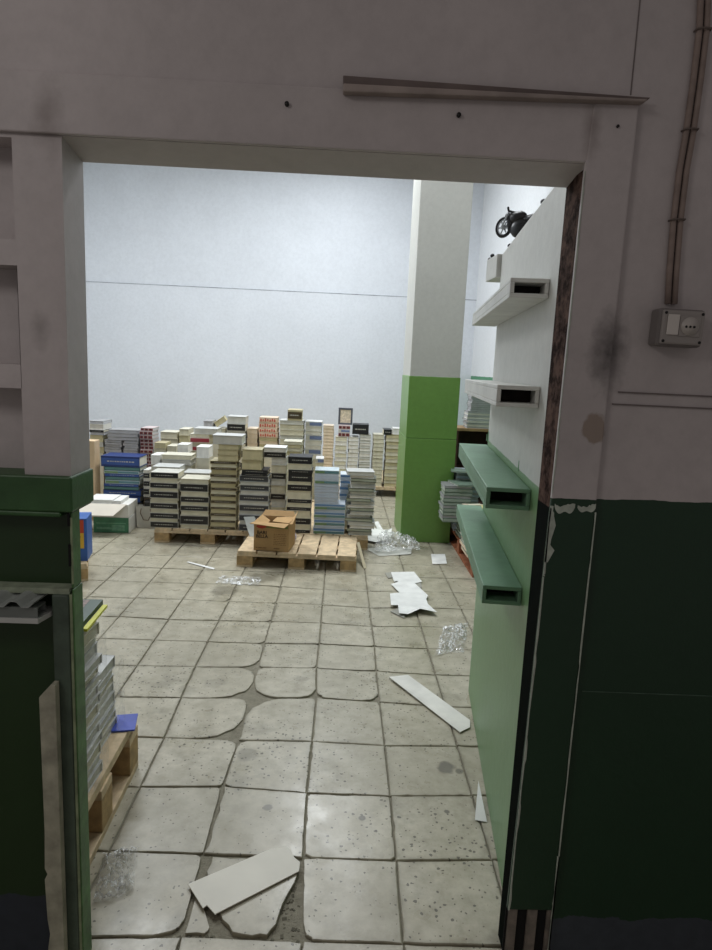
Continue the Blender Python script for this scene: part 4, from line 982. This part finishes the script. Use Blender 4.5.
# worn plank standing beside the post
q0 = aty(43, 700, WF-.02); xw = xx(47, 850, WF-.02); xw2 = xx(60, 850, WF-.02)
pk = MB(); zt_ = aty(50, 690, WF-.02).z
pp = [(xw, 0), (xw2+.012, 0), (xw2+.010, zt_+.018), (xw2-.004, zt_+.018), (xw, zt_-.012)]
for k, zc in ((0, .10), (1, .26)):
    pass
prof = [(xw, 0), (xw2+.008, 0), (xw2+.008, zt_+.02), (xw2-.002, zt_+.02), (xw+.001, zt_-.012), (xw+.002, .40), (xw-.001, .30), (xw+.005, .285), (xw-.002, .27), (xw+.001, .16), (xw+.006, .12), (xw, .08)]
pk.prism([(x, WF-.034, z) for x, z in prof], (0, .022, 0))
tag(pk.build('standing_plank', mat('worn_plank', (168, 166, 148), .8, .3, 20, bmp=.3), bev=.0015), 'worn pale plank standing upright beside the dark post left of the doorway', 'plank')

# ================================================================ TOY MOTORBIKE ON THE PARTITION
zt = ZP+.001
ym = .53
ctr = PT(.030, ym, zt)
mb = empty('toy_motorbike', ctr, math.radians(128), 'black toy motorbike with a big silver-rimmed wheel on top of the white partition', 'toy')
TB = mat('toy_black', (22, 22, 24), .35, .2, 40); TS_ = mat('toy_silver', (176, 180, 184), .3, .05, 20, metal=.4); TR = mat('toy_tyre', (20, 20, 21), .7)
# local +x runs away from the doorway along the ledge, z up
def wheel(x, z, r, name, silver):
    s = MB(); s.tube([(x+math.cos(a)*r*.86, 0, z+math.sin(a)*r*.86) for a in [k*math.pi/14 for k in range(28)]], r*.16 if silver else r*.24, 8, 0, True)
    o = s.build(name, TR, mb)
    s = MB(); s.disc((x, 0, z), (0, 1, 0), r*.22, .014, 16)
    for k in range(6):
        a = k*math.pi/3; s.tube([(x, 0, z), (x+math.cos(a)*r*.8, 0, z+math.sin(a)*r*.8)], r*.07, 6)
    s.tube([(x+math.cos(a)*r*.74, 0, z+math.sin(a)*r*.74) for a in [k*math.pi/12 for k in range(24)]], r*.09, 8, 0, True)
    s.build('rim', TS_ if silver else TB, o)
wheel(.060, .052, .031, 'front_wheel', True); wheel(-.055, .030, .029, 'rear_wheel', False)
s = MB(); s.ball((-.005, 0, .042), .040, .018, .030); s.ball((.010, 0, .074), .034, .015, .018); s.ball((.034, 0, .062), .012, .012, .03); s.tube([(-.055, 0, .03), (-.02, 0, .05), (.02, 0, .06), (.035, 0, .08)], .006, 8); s.ball((-.02, 0, .03), .02, .014, .018)
s.build('frame_and_tank', TB, mb)
s = MB(); s.tube([(-.02, 0, .064), (-.055, 0, .066), (-.088, 0, .082)], .01, 8, rad=[.012, .012, .006]); s.build('seat', TB, mb)
s = MB(); s.tube([(.06, .010, .052), (.036, .010, .092)], .003, 8); s.tube([(.06, -.010, .052), (.036, -.010, .092)], .003, 8); s.build('fork', TS_, mb)
s = MB(); s.tube([(.022, .034, .098), (.034, .015, .094), (.034, -.015, .094), (.022, -.034, .098)], .0035, 8); s.ball((.046, 0, .083), .010, .011, .011); s.build('handlebar', TB, mb)
s = MB(); s.tube([(.012, -.016, .028), (-.03, -.018, .022), (-.075, -.018, .034)], .004, 8); s.build('exhaust', TS_, mb); mb.scale = (1.3, 1.3, 1.3)
for (u, v, y, lab) in ((540.5, 199.5, -.06, 'tiny dark knob on the partition ledge, nearer the doorway than the motorbike'), (506.5, 240.5, .64, 'tiny dark knob just beyond the toy motorbike on the ledge'), (497, 247, .88, 'tiny dark knob on the white block at the partition end'), (490, 252, .98, 'farthest tiny dark knob on the white block at the partition end')):
    p = PT(.012 if y < .76 else -.03, y, zt if y < .76 else 2.0305); s = MB(); s.ball((0, 0, .008), .010, .010, .009)
    tag(s.build('knob', TB, loc=p), lab, 'knob', 'dark knobs along the ledge')
